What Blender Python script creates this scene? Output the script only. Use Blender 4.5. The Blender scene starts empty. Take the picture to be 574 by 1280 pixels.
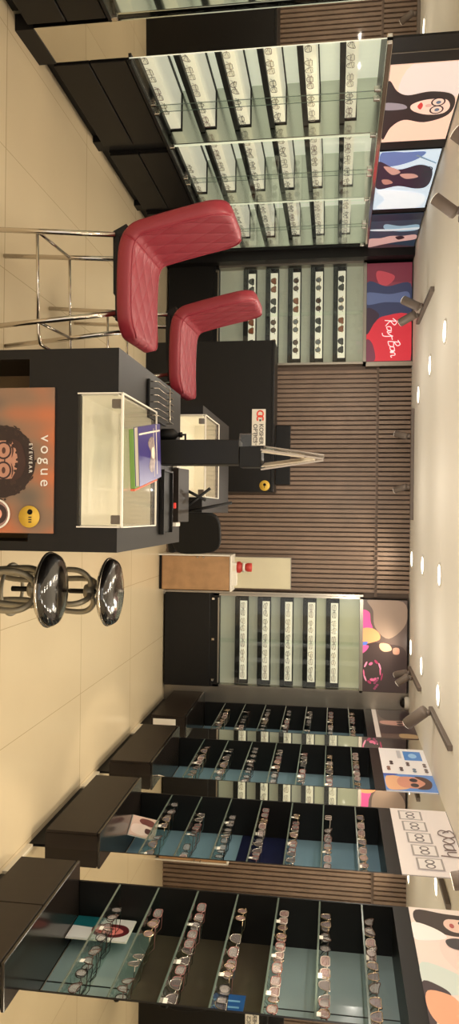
import bpy, bmesh, math, random
from math import sin, cos, pi, atan, radians
from mathutils import Vector, Matrix
random.seed(7)
SC = bpy.context.scene
COL = SC.collection

# ------------------------------------------------------------------ materials
def lin(c):
    return tuple(((v/255.0)/12.92 if v/255.0 <= 0.04045 else ((v/255.0+0.055)/1.055)**2.4) for v in c)

def pmat(name, rgb, rough=0.5, metal=0.0, emit=0.0, spec=0.5, noise=0.0, nscale=8.0, bump=0.0, coat=0.0):
    m = bpy.data.materials.new(name); m.use_nodes = True
    nt = m.node_tree; b = nt.nodes['Principled BSDF']
    c = lin(rgb) + (1.0,)
    b.inputs['Base Color'].default_value = c
    b.inputs['Roughness'].default_value = rough
    b.inputs['Metallic'].default_value = metal
    b.inputs['Specular IOR Level'].default_value = spec
    b.inputs['Coat Weight'].default_value = coat
    if emit:
        b.inputs['Emission Color'].default_value = c
        b.inputs['Emission Strength'].default_value = emit
    if noise or bump:
        tc = nt.nodes.new('ShaderNodeTexCoord'); n = nt.nodes.new('ShaderNodeTexNoise')
        n.inputs['Scale'].default_value = nscale; n.inputs['Detail'].default_value = 4
        nt.links.new(tc.outputs['Object'], n.inputs['Vector'])
        if noise:
            r = nt.nodes.new('ShaderNodeValToRGB')
            r.color_ramp.elements[0].position = 0.3; r.color_ramp.elements[1].position = 0.7
            r.color_ramp.elements[0].color = tuple(v*(1-noise) for v in c[:3])+(1,)
            r.color_ramp.elements[1].color = tuple(min(1, v*(1+noise)) for v in c[:3])+(1,)
            nt.links.new(n.outputs['Fac'], r.inputs['Fac']); nt.links.new(r.outputs['Color'], b.inputs['Base Color'])
        if bump:
            bp = nt.nodes.new('ShaderNodeBump'); bp.inputs['Strength'].default_value = bump
            bp.inputs['Distance'].default_value = 0.01
            nt.links.new(n.outputs['Fac'], bp.inputs['Height']); nt.links.new(bp.outputs['Normal'], b.inputs['Normal'])
    return m

def glass_mat(name, tint=(0.965, 0.985, 0.97), gloss=1.0, rough=0.02):
    m = bpy.data.materials.new(name); m.use_nodes = True
    nt = m.node_tree; nt.nodes.clear()
    o = nt.nodes.new('ShaderNodeOutputMaterial'); mx = nt.nodes.new('ShaderNodeMixShader')
    t = nt.nodes.new('ShaderNodeBsdfTransparent'); g = nt.nodes.new('ShaderNodeBsdfGlossy')
    f = nt.nodes.new('ShaderNodeLayerWeight'); f.inputs['Blend'].default_value = 0.5
    pw = nt.nodes.new('ShaderNodeMath'); pw.operation = 'POWER'; pw.inputs[1].default_value = 4.0
    k = nt.nodes.new('ShaderNodeMath'); k.operation = 'MULTIPLY_ADD'; k.inputs[1].default_value = 0.5*gloss; k.inputs[2].default_value = 0.025*gloss; k.use_clamp = True
    t.inputs['Color'].default_value = tint+(1,); g.inputs['Color'].default_value = (0.9, 0.9, 0.9, 1)
    g.inputs['Roughness'].default_value = rough
    nt.links.new(f.outputs['Facing'], pw.inputs[0]); nt.links.new(pw.outputs[0], k.inputs[0]); nt.links.new(k.outputs[0], mx.inputs['Fac'])
    nt.links.new(t.outputs[0], mx.inputs[1]); nt.links.new(g.outputs[0], mx.inputs[2])
    nt.links.new(mx.outputs[0], o.inputs['Surface'])
    return m

def lens_sheen_mat(name, rgb, alpha):
    m = pmat(name, rgb, 0.12, spec=0.7)  # lens tint plus the light it catches, both put into the body colour
    m.node_tree.nodes['Principled BSDF'].inputs['Alpha'].default_value = alpha
    return m

def floor_mat():
    m = pmat('floor_tile', (232, 216, 186), rough=0.16, spec=0.4)
    nt = m.node_tree; b = nt.nodes['Principled BSDF']
    tc = nt.nodes.new('ShaderNodeTexCoord'); mp = nt.nodes.new('ShaderNodeMapping')
    mp.inputs['Location'].default_value = (-0.99, -3.92, 0)
    mp.inputs['Scale'].default_value = (1/0.61, 1/1.22, 1)
    br = nt.nodes.new('ShaderNodeTexBrick'); br.offset = 0.0; br.squash = 1.0
    br.inputs['Scale'].default_value = 1.0; br.inputs['Brick Width'].default_value = 1.0; br.inputs['Row Height'].default_value = 1.0
    br.inputs['Mortar Size'].default_value = 0.0035; br.inputs['Mortar Smooth'].default_value = 0.2
    br.inputs['Color1'].default_value = lin((224, 206, 172))+(1,); br.inputs['Color2'].default_value = lin((221, 202, 168))+(1,)
    br.inputs['Mortar'].default_value = lin((186, 166, 132))+(1,)
    n = nt.nodes.new('ShaderNodeTexNoise'); n.inputs['Scale'].default_value = 1.6; n.inputs['Detail'].default_value = 6
    mixc = nt.nodes.new('ShaderNodeMixRGB'); mixc.blend_type = 'MULTIPLY'; mixc.inputs['Fac'].default_value = 0.12
    nt.links.new(tc.outputs['Object'], mp.inputs['Vector']); nt.links.new(mp.outputs['Vector'], br.inputs['Vector'])
    nt.links.new(tc.outputs['Object'], n.inputs['Vector'])
    nt.links.new(br.outputs['Color'], mixc.inputs[1]); nt.links.new(n.outputs['Fac'], mixc.inputs[2])
    nt.links.new(mixc.outputs['Color'], b.inputs['Base Color'])
    return m

def quilt_mat(name, rgb):
    m = pmat(name, rgb, rough=0.42, spec=0.35)
    nt = m.node_tree; b = nt.nodes['Principled BSDF']
    tc = nt.nodes.new('ShaderNodeTexCoord'); sep = nt.nodes.new('ShaderNodeSeparateXYZ')
    nt.links.new(tc.outputs['Object'], sep.inputs[0])
    ad = nt.nodes.new('ShaderNodeMath'); ad.operation = 'ADD'           # position along the pad
    nt.links.new(sep.outputs['X'], ad.inputs[0]); nt.links.new(sep.outputs['Z'], ad.inputs[1])
    outs = []
    for sg in (1, -1):
        mu = nt.nodes.new('ShaderNodeMath'); mu.operation = 'MULTIPLY_ADD'
        mu.inputs[1].default_value = sg*1.05
        nt.links.new(sep.outputs['Y'], mu.inputs[0]); nt.links.new(ad.outputs[0], mu.inputs[2])
        sc = nt.nodes.new('ShaderNodeMath'); sc.operation = 'MULTIPLY'; sc.inputs[1].default_value = pi/0.145
        nt.links.new(mu.outputs[0], sc.inputs[0])
        s = nt.nodes.new('ShaderNodeMath'); s.operation = 'SINE'; nt.links.new(sc.outputs[0], s.inputs[0])
        a = nt.nodes.new('ShaderNodeMath'); a.operation = 'ABSOLUTE'; nt.links.new(s.outputs[0], a.inputs[0])
        p = nt.nodes.new('ShaderNodeMath'); p.operation = 'POWER'; p.inputs[1].default_value = 0.35
        nt.links.new(a.outputs[0], p.inputs[0]); outs.append(p)
    mn = nt.nodes.new('ShaderNodeMath'); mn.operation = 'MULTIPLY'
    nt.links.new(outs[0].outputs[0], mn.inputs[0]); nt.links.new(outs[1].outputs[0], mn.inputs[1])
    nz = nt.nodes.new('ShaderNodeTexNoise'); nz.inputs['Scale'].default_value = 14; nz.inputs['Detail'].default_value = 3
    nt.links.new(tc.outputs['Object'], nz.inputs['Vector'])
    m2 = nt.nodes.new('ShaderNodeMath'); m2.operation = 'MULTIPLY_ADD'; m2.inputs[1].default_value = 0.2
    nt.links.new(nz.outputs['Fac'], m2.inputs[0]); nt.links.new(mn.outputs[0], m2.inputs[2])
    bp = nt.nodes.new('ShaderNodeBump'); bp.inputs['Strength'].default_value = 0.5; bp.inputs['Distance'].default_value = 0.010
    nt.links.new(m2.outputs[0], bp.inputs['Height']); nt.links.new(bp.outputs['Normal'], b.inputs['Normal'])
    return m

M = dict(
    floor=floor_mat(),
    ceiling=pmat('ceiling_paint', (238, 233, 222), 0.8, noise=0.02, nscale=1.5),
    wall=pmat('wall_paint', (222, 212, 190), 0.7, noise=0.03, nscale=3),
    black=pmat('black_laminate', (19, 17, 16), 0.42, spec=0.3, noise=0.12, nscale=30),
    black2=pmat('black_satin', (15, 14, 14), 0.5, spec=0.3),
    brownblack=pmat('dark_brown_laminate', (36, 28, 22), 0.45, spec=0.3, noise=0.1, nscale=25),
    gloss=pmat('glossy_dark_laminate', (30, 25, 22), 0.14, spec=0.6),
    interior=pmat('niche_black', (16, 14, 13), 0.4, spec=0.3),
    mirror=pmat('mirror_silver', (225, 222, 212), 0.015, metal=1.0),
    greymirror=pmat('grey_mirror', (196, 200, 190), 0.14, metal=1.0),
    tint=pmat('blue_grey_back_glass', (142, 160, 164), 0.12, spec=0.6, coat=0.5),
    tint2=pmat('blue_back_glass', (124, 154, 174), 0.15, spec=0.6, coat=0.4),
    tint3=pmat('pale_blue_back_glass', (130, 158, 176), 0.2, spec=0.6),
    smoke=pmat('smoked_glass', (68, 60, 50), 0.12, spec=0.6),
    navy=pmat('navy_print', (26, 30, 62), 0.25),
    bluesign=pmat('blue_print', (24, 72, 128), 0.3, emit=0.1),
    bluemark=pmat('pale_blue_print', (110, 160, 200), 0.3),
    flute=pmat('fluted_brown_wood', (134, 112, 96), 0.5, noise=0.12, nscale=6),
    flute2=pmat('fluted_groove_wood', (112, 93, 80), 0.6),
    lit=pmat('lit_tray_white', (236, 229, 208), 0.4, emit=0.45),
    litback=pmat('lit_back_acrylic', (226, 226, 204), 0.35, emit=0.62),
    sage=pmat('sage_back_acrylic', (184, 184, 166), 0.3, emit=0.16),
    sage2=pmat('cream_back_acrylic', (196, 194, 164), 0.3, emit=0.2),
    white=pmat('white_plastic', (236, 230, 218), 0.4),
    cream=pmat('cream_board', (216, 208, 178), 0.5, noise=0.03, nscale=5),
    showcase=pmat('showcase_white', (238, 230, 210), 0.45, emit=0.12, noise=0.04, nscale=4),
    tan=pmat('tan_wood', (178, 138, 98), 0.5, noise=0.14, nscale=10),
    tanback=pmat('tan_panel', (140, 112, 76), 0.6, noise=0.2, nscale=6),
    chrome=pmat('chrome', (205, 198, 188), 0.12, metal=1.0),
    steel=pmat('brushed_steel', (170, 162, 150), 0.32, metal=1.0),
    greytube=pmat('grey_painted_tube', (150, 142, 124), 0.4, metal=0.35),
    vinyl=pmat('glossy_black_vinyl', (22, 19, 18), 0.1, spec=0.8, coat=0.6, bump=0.5, nscale=9),
    red=quilt_mat('red_quilted_leatherette', (144, 48, 60)),
    redside=pmat('red_leatherette', (140, 40, 52), 0.45, bump=0.08, nscale=40),
    redpipe=pmat('red_piping', (140, 36, 50), 0.4),
    redplastic=pmat('red_plastic', (190, 56, 48), 0.4),
    glass=glass_mat('clear_glass'),
    shelfglass=glass_mat('shelf_glass', (0.86, 0.93, 0.9), 1.2),
    acrylic=glass_mat('clear_acrylic', (0.95, 0.95, 0.93), 1.3),
    edgeglass=pmat('green_glass_edge', (92, 106, 98), 0.15),
    lensclear=lens_sheen_mat('clear_lens', (206, 198, 196), 0.2),
    lensdemo=glass_mat('demo_lens', (0.96, 0.95, 0.94), 0.8),
    lenspink=lens_sheen_mat('rose_lens', (188, 156, 152), 0.36),
    lensgrey=lens_sheen_mat('smoke_lens', (112, 104, 104), 0.5),
    lensblue=lens_sheen_mat('mauve_lens', (150, 138, 144), 0.35),
    lensbrown=pmat('brown_lens', (92, 62, 42), 0.12, spec=0.7),
    lensdark=pmat('dark_lens', (52, 46, 42), 0.12, spec=0.7),
    lensorange=pmat('orange_lens', (150, 84, 52), 0.15, spec=0.7),
    lensslate=pmat('slate_lens', (112, 116, 120), 0.15, spec=0.7),
    frblack=pmat('black_frame_plastic', (24, 22, 22), 0.22, spec=0.7),
    frtort=pmat('tortoise_frame', (70, 48, 38), 0.22, spec=0.7, noise=0.5, nscale=60),
    frgold=pmat('gold_frame_metal', (196, 176, 146), 0.18, metal=1.0),
    frsilver=pmat('silver_frame_metal', (206, 200, 194), 0.16, metal=1.0),
    frrose=pmat('rose_frame_plastic', (128, 86, 82), 0.25, spec=0.7),
    frclear=pmat('frosted_frame_plastic', (178, 166, 156), 0.2, spec=0.7),
    tag=pmat('tag_paper', (240, 236, 226), 0.6),
    spotgrey=pmat('spotlight_grey', (112, 100, 92), 0.5),
    spotlens=pmat('spotlight_lens', (255, 240, 215), 0.4, emit=2.0),
    led=pmat('downlight_diffuser', (255, 244, 222), 0.4, emit=9.0),
    yellow=pmat('yellow_sticker', (214, 174, 62), 0.5),
    ink=pmat('dark_ink', (52, 44, 32), 0.6),
    redled=pmat('red_indicator', (215, 60, 50), 0.4, emit=0.6),
    book1=pmat('purple_book_cover', (62, 52, 122), 0.35),
    book2=pmat('mottled_print', (150, 132, 128), 0.4, noise=0.6, nscale=70),
    green=pmat('green_book_edge', (112, 150, 70), 0.5),
    orange=pmat('orange_book_spine', (222, 112, 82), 0.5),
    paper=pmat('white_paper', (232, 220, 200), 0.7),
)
_pm = {}
def ink(rgb, e=0.3):
    k = (rgb, e)
    if k not in _pm:
        _pm[k] = pmat('print_%02x%02x%02x_%d' % (rgb+(int(e*100),)), rgb, 0.3, emit=e)
    return _pm[k]

# ------------------------------------------------------------------ mesh builder
class MB:
    def __init__(s):
        s.bm = bmesh.new(); s.mats = []
    def mi(s, m):
        m = M[m] if isinstance(m, str) else m
        if m not in s.mats: s.mats.append(m)
        return s.mats.index(m)
    def _merge(s, t, m, smooth=False, T=None):
        i = s.mi(m)
        if T is not None: t.transform(T)
        vm = {v: s.bm.verts.new(v.co) for v in t.verts}
        for f in t.faces:
            try: n = s.bm.faces.new([vm[v] for v in f.verts])
            except ValueError: continue
            n.material_index = i; n.smooth = smooth
        t.free()
    def box(s, x0, x1, y0, y1, z0, z1, m, bev=0.0, seg=2, T=None):
        t = bmesh.new(); bmesh.ops.create_cube(t, size=1)
        for v in t.verts:
            v.co = Vector(((x0+x1)/2+v.co.x*(x1-x0), (y0+y1)/2+v.co.y*(y1-y0), (z0+z1)/2+v.co.z*(z1-z0)))
        if bev: bmesh.ops.bevel(t, geom=t.edges[:], offset=bev, segments=seg, profile=0.5, affect='EDGES')
        s._merge(t, m, False, T); return s
    def prism(s, pts, a0, a1, m, axis='y', bev=0.0, seg=2, smooth=False, T=None):
        """outline pts (2D) swept along an axis: 'y' -> (x,z), 'z' -> (x,y), 'x' -> (y,z)"""
        t = bmesh.new()
        def P(p, a):
            return {'y': (p[0], a, p[1]), 'z': (p[0], p[1], a), 'x': (a, p[0], p[1])}[axis]
        A = [t.verts.new(P(p, a0)) for p in pts]; B = [t.verts.new(P(p, a1)) for p in pts]
        n = len(pts)
        t.faces.new(A); t.faces.new(B[::-1])
        for i in range(n): t.faces.new((A[i], B[i], B[(i+1) % n], A[(i+1) % n]))
        bmesh.ops.recalc_face_normals(t, faces=t.faces[:])
        if bev:
            e = [e for e in t.edges if (e.verts[0] in A) == (e.verts[1] in A)]
            bmesh.ops.bevel(t, geom=e, offset=bev, segments=seg, profile=0.5, affect='EDGES')
        s._merge(t, m, smooth, T); return s
    def tube(s, pts, r, m, seg=8, closed=False, T=None):
        t = bmesh.new(); P = [Vector(p) for p in pts]; n = len(P)
        rr = r if isinstance(r, (list, tuple)) else [r]*n
        tan = []
        for i in range(n):
            if closed: d = P[(i+1) % n]-P[i-1]
            else: d = P[min(i+1, n-1)]-P[max(i-1, 0)]
            tan.append(d.normalized())
        u = tan[0].orthogonal().normalized(); rings = []
        for i in range(n):
            u = (u-tan[i]*u.dot(tan[i])); u = u.normalized() if u.length > 1e-6 else tan[i].orthogonal().normalized()
            w = tan[i].cross(u)
            rings.append([t.verts.new(P[i]+(u*cos(2*pi*k/seg)+w*sin(2*pi*k/seg))*rr[i]) for k in range(seg)])
        for i in range(n if closed else n-1):
            a, b = rings[i], rings[(i+1) % n]
            off = 0
            if closed and i == n-1:
                off = min(range(seg), key=lambda o: (a[0].co-b[o].co).length)
            for k in range(seg):
                t.faces.new((a[k], a[(k+1) % seg], b[(k+1+off) % seg], b[(k+off) % seg]))
        if not closed:
            t.faces.new(rings[0][::-1]); t.faces.new(rings[-1])
        bmesh.ops.recalc_face_normals(t, faces=t.faces[:])
        s._merge(t, m, True, T); return s
    def lathe(s, prof, m, seg=24, T=None, smooth=True):
        t = bmesh.new(); rings = []
        for r, z in prof:
            rings.append([t.verts.new((r*cos(2*pi*k/seg), r*sin(2*pi*k/seg), z)) for k in range(seg)] if r > 1e-5 else [t.verts.new((0, 0, z))])
        for a, b in zip(rings, rings[1:]):
            for k in range(seg):
                k2 = (k+1) % seg
                if len(a) == 1 and len(b) == 1: continue
                if len(a) == 1: t.faces.new((a[0], b[k], b[k2]))
                elif len(b) == 1: t.faces.new((a[k], b[0], a[k2]))
                else: t.faces.new((a[k], b[k], b[k2], a[k2]))
        if len(rings[0]) > 1: t.faces.new(rings[0])
        if len(rings[-1]) > 1: t.faces.new(rings[-1][::-1])
        bmesh.ops.recalc_face_normals(t, faces=t.faces[:])
        s._merge(t, m, smooth, T); return s
    def ngon(s, pts3, m, T=None):
        t = bmesh.new(); t.faces.new([t.verts.new(p) for p in pts3])
        s._merge(t, m, False, T); return s
    def text(s, body, size, m, T, extrude=0.0006, spacing=1.0, shear=0.0, line=1.0, offset=0.0):
        cu = bpy.data.curves.new('lettering', 'FONT'); cu.body = body; cu.size = size; cu.extrude = extrude
        cu.space_character = spacing; cu.shear = shear; cu.space_line = line; cu.offset = offset; cu.resolution_u = 3
        o = bpy.data.objects.new('lettering', cu); COL.objects.link(o)
        dg = bpy.context.evaluated_depsgraph_get(); me = bpy.data.meshes.new_from_object(o.evaluated_get(dg))
        bpy.data.objects.remove(o); bpy.data.curves.remove(cu)
        t = bmesh.new(); t.from_mesh(me); bpy.data.meshes.remove(me)
        s._merge(t, m, False, T); return s
    def build(s, name, parent=None, loc=None, rz=0.0):
        me = bpy.data.meshes.new(name); s.bm.to_mesh(me); s.bm.free()
        for m in s.mats: me.materials.append(m)
        o = bpy.data.objects.new(name, me); COL.objects.link(o)
        if parent: o.parent = parent
        if loc: o.location = loc
        if rz: o.rotation_euler = (0, 0, rz)
        return o

def tag(o, label=None, cat=None, group=None, kind=None):
    if label: o['label'] = label
    if cat: o['category'] = cat
    if group: o['group'] = group
    if kind: o['kind'] = kind
    return o
def thing(name, label, cat, loc=(0, 0, 0), rz=0.0, group=None):
    o = bpy.data.objects.new(name, None); COL.objects.link(o); o.empty_display_size = 0.1
    o.location = loc; o.rotation_euler = (0, 0, rz)
    return tag(o, label, cat, group)
def copy_tree(o, parent=None):
    c = o.copy(); COL.objects.link(c)
    if parent: c.parent = parent
    for ch in [x for x in KIDS.get(o.name, [])]: copy_tree(ch, c)
    return c
KIDS = {}
def index_kids():
    KIDS.clear()
    for x in bpy.data.objects:
        if x.parent: KIDS.setdefault(x.parent.name, []).append(x)
def struct(o): o['kind'] = 'structure'; return o
ORD = ['first', 'second', 'third', 'fourth', 'fifth', 'sixth', 'seventh', 'eighth', 'ninth', 'tenth']
def smooth_loop(pts, n=5):
    out = []; N = len(pts)
    for i in range(N):
        p0, p1, p2, p3 = pts[i-1], pts[i], pts[(i+1) % N], pts[(i+2) % N]
        for k in range(n):
            t = k/n
            out.append(tuple(0.5*((2*p1[a])+(-p0[a]+p2[a])*t+(2*p0[a]-5*p1[a]+4*p2[a]-p3[a])*t*t+(-p0[a]+3*p1[a]-3*p2[a]+p3[a])*t**3) for a in range(len(p1))))
    return out
def smooth_path(pts, n=6):
    out = []; N = len(pts)
    for i in range(N-1):
        p0, p1, p2, p3 = pts[max(i-1, 0)], pts[i], pts[i+1], pts[min(i+2, N-1)]
        for k in range(n):
            t = k/n
            out.append(tuple(0.5*((2*p1[a])+(-p0[a]+p2[a])*t+(2*p0[a]-5*p1[a]+4*p2[a]-p3[a])*t*t+(-p0[a]+3*p1[a]-3*p2[a]+p3[a])*t**3) for a in range(len(p1))))
    out.append(tuple(pts[-1])); return out

# ------------------------------------------------------------------ camera (photo is turned: room "up" is picture right)
F_PX, CAM_H = 930.0, 1.67
pitch, yaw, roll = atan(132/F_PX), atan(2/F_PX), 0.011
Fw = Vector((-sin(yaw)*cos(pitch), cos(yaw)*cos(pitch), -sin(pitch)))
Rt = Vector((cos(yaw), sin(yaw), 0)); Up = Rt.cross(Fw)
R2 = Rt*cos(roll)+Up*sin(roll); U2 = Up*cos(roll)-Rt*sin(roll)
cd = bpy.data.cameras.new('camera'); cam = bpy.data.objects.new('camera', cd); COL.objects.link(cam)
cd.sensor_fit = 'AUTO'; cd.sensor_width = 36.0; cd.lens = 36.0*F_PX/1280.0; cd.clip_start = 0.02
mt = Matrix.Identity(4)
for i, ax in enumerate((U2, -R2, -Fw)):
    for j in range(3): mt[j][i] = ax[j]
mt[0][3], mt[1][3], mt[2][3] = 0, 0, CAM_H
cam.matrix_world = mt
SC.camera = cam

# ------------------------------------------------------------------ room shell
XL, XR, YB, ZC = -2.5, 1.857, 7.28, 2.38
YN = -1.2
struct(MB().box(-2.95, 2.2, YN, 7.5, -0.06, 0, 'floor').build('floor'))
struct(MB().box(-2.95, 2.2, YN, 7.5, ZC, ZC+0.06, 'ceiling').build('ceiling'))
struct(MB().box(-2.95, -2.89, YN, 7.5, 0, ZC, 'wall').build('wall_left'))
struct(MB().box(2.11, 2.2, YN, 7.5, 0, ZC, 'wall').build('wall_right'))
# back wall: vertical brown battens between the two back displays
b = MB(); b.box(-2.89, 2.11, 7.32, 7.5, 0, ZC, 'flute2')
x = -1.40
while x < 0.76:
    b.box(x, x+0.030, 7.285, 7.325, 0, 2.055, 'flute'); b.box(x, x+0.030, 7.255, 7.325, 2.075, ZC, 'flute'); x += 0.045
b.box(-1.42, 0.79, 7.29, 7.325, 2.05, 2.08, 'flute2')
struct(b.build('wall_back'))

# left wall mirror strip between the units (wall surface x=-2.5)
mr = thing('mirror_panel', 'tall mirror strip between the two left display units', 'mirror', (-2.53, 3.81, 0), radians(2.2), group='tall mirror strips')
MB().box(0.0, 0.03, -0.16, 0.16, 0.1, ZC, 'mirror').build('mirror_glass', mr)
MB().box(-0.05, 0.0, -0.16, 0.16, 0.0, ZC, 'black').box(0, 0.035, -0.16, 0.16, 0.0, 0.1, 'black').build('backing_board', mr)
# right wall mirrors in the gaps between niches
gaps = [(2.42, 2.75, 'tall mirror strip on the right wall before the nearest niche'),
        (3.62, 3.94, 'tall mirror strip between the nearest and second right niches'),
        (4.82, 5.12, 'tall mirror strip between the second and third right niches'),
        (6.05, 6.33, 'tall mirror strip between the third and farthest right niches')]
for y0, y1, lb in gaps:
    mr = thing('mirror_panel', lb, 'mirror', (XR, (y0+y1)/2, 0), group='tall mirror strips')
    h = (y1-y0)/2
    MB().box(0, 0.012, -h, h, 0.03, ZC, 'mirror').build('mirror_glass', mr)
    MB().box(0.012, 0.25, -h, h, 0.0, ZC, 'black2').build('backing_board', mr)
    struct(MB().box(XR-0.012, XR+0.012, y0, y1, 0, 0.03, 'wall').build('baseboard_right'))

# ------------------------------------------------------------------ prints
def poster(name, label, cat, loc, rz, w, h, bg, shapes, e=0.3, group=None, depth=0.03, bgmat=None, extra=None, frame=None):
    """board whose front faces local -y; shapes are outlines in 0..1 x 0..1, clipped inside the sheet"""
    t = thing(name, label, cat, loc, rz, group)
    b = MB(); b.box(0, w, 0.0, depth, 0, h, frame or 'black2'); b.build('casing', t)
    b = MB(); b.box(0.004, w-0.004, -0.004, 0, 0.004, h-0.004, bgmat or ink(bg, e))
    n = 0.0045
    for col, pts in shapes:
        q = [(min(max(p[0], 0.006), 0.994)*w, -n, min(max(p[1], 0.006), 0.994)*h) for p in pts]
        cl = [q[0]]
        for p in q[1:]:
            if (Vector(p)-Vector(cl[-1])).length > 1e-4: cl.append(p)
        if (Vector(cl[0])-Vector(cl[-1])).length < 1e-4: cl.pop()
        if len(cl) < 3: continue
        tb = bmesh.new(); f = tb.faces.new([tb.verts.new(p) for p in cl]); f.normal_update()
        if f.normal.y > 0: f.normal_flip()
        bmesh.ops.triangulate(tb, faces=[f])
        b._merge(tb, ink(col, e)); n += 0.00025
    if extra: extra(b, w, h, n)
    b.build('printed_sheet', t)
    return t
def el(cx, cy, rx, ry, rot=0.0, n=22):
    return [(cx+rx*cos(a)*cos(rot)-ry*sin(a)*sin(rot), cy+rx*cos(a)*sin(rot)+ry*sin(a)*cos(rot)) for a in [2*pi*k/n for k in range(n)]]
def ring(cx, cy, rx, ry, t=0.2):
    o = el(cx, cy, rx, ry); i = el(cx, cy, rx*(1-t), ry*(1-t)); return o+[o[0]]+[i[0]]+i[::-1]
def S(*p): return smooth_loop(list(p), 5)
def strokes(b, lines, r, m, w, h, n):
    for ln in lines:
        b.tube([(p[0]*w, -n, p[1]*h) for p in smooth_path(ln, 5)], r, m, seg=5)

DK, SK, LIP = (42, 32, 34), (238, 206, 190), (206, 62, 60)
E_L = 0.55
# left wall light boxes
poster('lit_portrait_screen', 'lit portrait of long dark haired woman in round glasses, left wall', 'advert', (XL, 4.20, 1.945), pi/2, 0.87, 0.425, (238, 206, 186), [
    ((228, 214, 208), S((0.0, 0.3), (0.4, 0.2), (0.42, 0.9), (0.3, 1.0), (0.0, 1.0))),
    (DK, S((0.18, 0), (0.3, 0.14), (0.36, 0.3), (0.33, 0.6), (0.38, 0.9), (0.52, 0.98), (0.66, 0.9), (0.73, 0.6), (0.68, 0.3), (0.78, 0.12), (0.95, 0.02), (0.6, -0.05))),
    ((150, 140, 150), S((0.44, 0.0), (0.47, 0.25), (0.53, 0.3), (0.53, 0.0))),
    (SK, S((0.45, 0.45), (0.50, 0.36), (0.57, 0.42), (0.625, 0.62), (0.62, 0.84), (0.54, 0.92), (0.44, 0.84), (0.425, 0.62))),
    (LIP, S((0.46, 0.50), (0.50, 0.535), (0.55, 0.51), (0.51, 0.46))),
    ((214, 170, 158), el(0.505, 0.615, 0.02, 0.045)),
    (DK, ring(0.465, 0.74, 0.055, 0.10, 0.22)), (DK, ring(0.565, 0.74, 0.055, 0.10, 0.22)),
    ((90, 110, 130), el(0.47, 0.745, 0.02, 0.035)), ((90, 110, 130), el(0.565, 0.745, 0.02, 0.035)),
], E_L, 'advertising pictures above the displays')
poster('lit_lifestyle_screen', 'bright blue white picture of a reclining man wearing glasses, left wall', 'advert', (XL, 5.20, 1.945), pi/2, 0.98, 0.42, (206, 226, 244), [
    ((235, 244, 252), S((0.62, 0.05), (0.8, 0.2), (0.98, 0.1), (1, 0.8), (0.8, 0.95), (0.68, 0.7))),
    ((96, 120, 176), S((0.0, 0.05), (0.02, 0.4), (0.03, 0.75), (0.14, 0.62), (0.22, 0.3), (0.2, 0.05))),
    ((40, 34, 52), S((0.14, 0), (0.28, 0.35), (0.22, 0.7), (0.3, 0.92), (0.48, 0.96), (0.6, 0.9), (0.62, 0.72), (0.56, 0.4), (0.6, 0.05), (0.4, -0.02))),
    ((196, 150, 140), S((0.22, 0.1), (0.36, 0.26), (0.33, 0.4), (0.26, 0.3))),
    ((196, 150, 140), S((0.36, 0.4), (0.44, 0.52), (0.42, 0.72), (0.36, 0.62))),
    ((182, 130, 118), S((0.44, 0.1), (0.52, 0.16), (0.5, 0.3), (0.44, 0.22))),
    ((30, 40, 50), ring(0.30, 0.86, 0.045, 0.08, 0.25)), ((30, 40, 50), ring(0.38, 0.86, 0.045, 0.08, 0.25)),
    ((120, 140, 160), [(0.06, 0.62), (0.20, 0.97), (0.215, 0.97), (0.08, 0.6)]),
], E_L, 'advertising pictures above the displays')
poster('lit_hand_screen', 'dark teal picture with pale hand, farthest on left wall', 'advert', (XL, 6.28, 1.945), pi/2, 0.89, 0.425, (52, 66, 84), [
    ((36, 44, 60), [(0, 0), (0.16, 0), (0.16, 1), (0, 1)]),
    ((150, 186, 208), S((0.24, 0.3), (0.3, 0.6), (0.28, 0.95), (0.42, 0.95), (0.44, 0.6), (0.36, 0.3))),
    ((226, 240, 250), S((0.36, 0.05), (0.37, 0.5), (0.35, 0.97), (0.40, 0.97), (0.42, 0.5), (0.40, 0.05))),
    ((84, 60, 66), [(0.72, 0), (1, 0), (1, 1), (0.86, 1)]),
    ((226, 182, 176), S((0.62, 0.0), (0.6, 0.25), (0.55, 0.45), (0.56, 0.7), (0.54, 0.95), (0.66, 0.98), (0.72, 0.6), (0.78, 0.3), (0.84, 0.0))),
    ((56, 40, 46), S((0.58, 0.55), (0.56, 0.68), (0.62, 0.74), (0.66, 0.62))),
], E_L*0.8, 'advertising pictures above the displays')
poster('lit_magenta_screen', 'magenta and navy lit picture above the left display in front', 'advert', (XL, 2.66, 1.945), pi/2, 0.93, 0.425, (40, 40, 62), [
    ((226, 60, 190), S((0.74, 0.0), (0.72, 0.35), (0.86, 0.42), (0.99, 0.3), (0.99, 0.0))),
    ((200, 60, 120), S((0.1, 0.1), (0.2, 0.7), (0.5, 0.8), (0.6, 0.2))),
    ((120, 130, 170), S((0.8, 0.6), (0.85, 0.9), (0.98, 0.9), (0.97, 0.6))),
], E_L*0.8, 'advertising pictures above the displays')
struct(MB().box(XL-0.02, XL, 3.97, 4.2, 1.945, ZC, 'black').box(XL-0.02, XL+0.004, 4.095, 4.10, 1.945, ZC, 'steel')
       .box(XL-0.02, XL-0.005, 5.07, 5.2, 1.945, ZC, 'black').box(XL-0.02, XL-0.005, 6.18, 6.28, 1.945, ZC, 'black')
       .box(XL-0.02, XL, 3.59, 3.65, 1.945, ZC, 'black')
       .box(XL-0.02, XL-0.005, 7.17, 7.28, 1.945, ZC, 'black').build('trim_1'))

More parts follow.
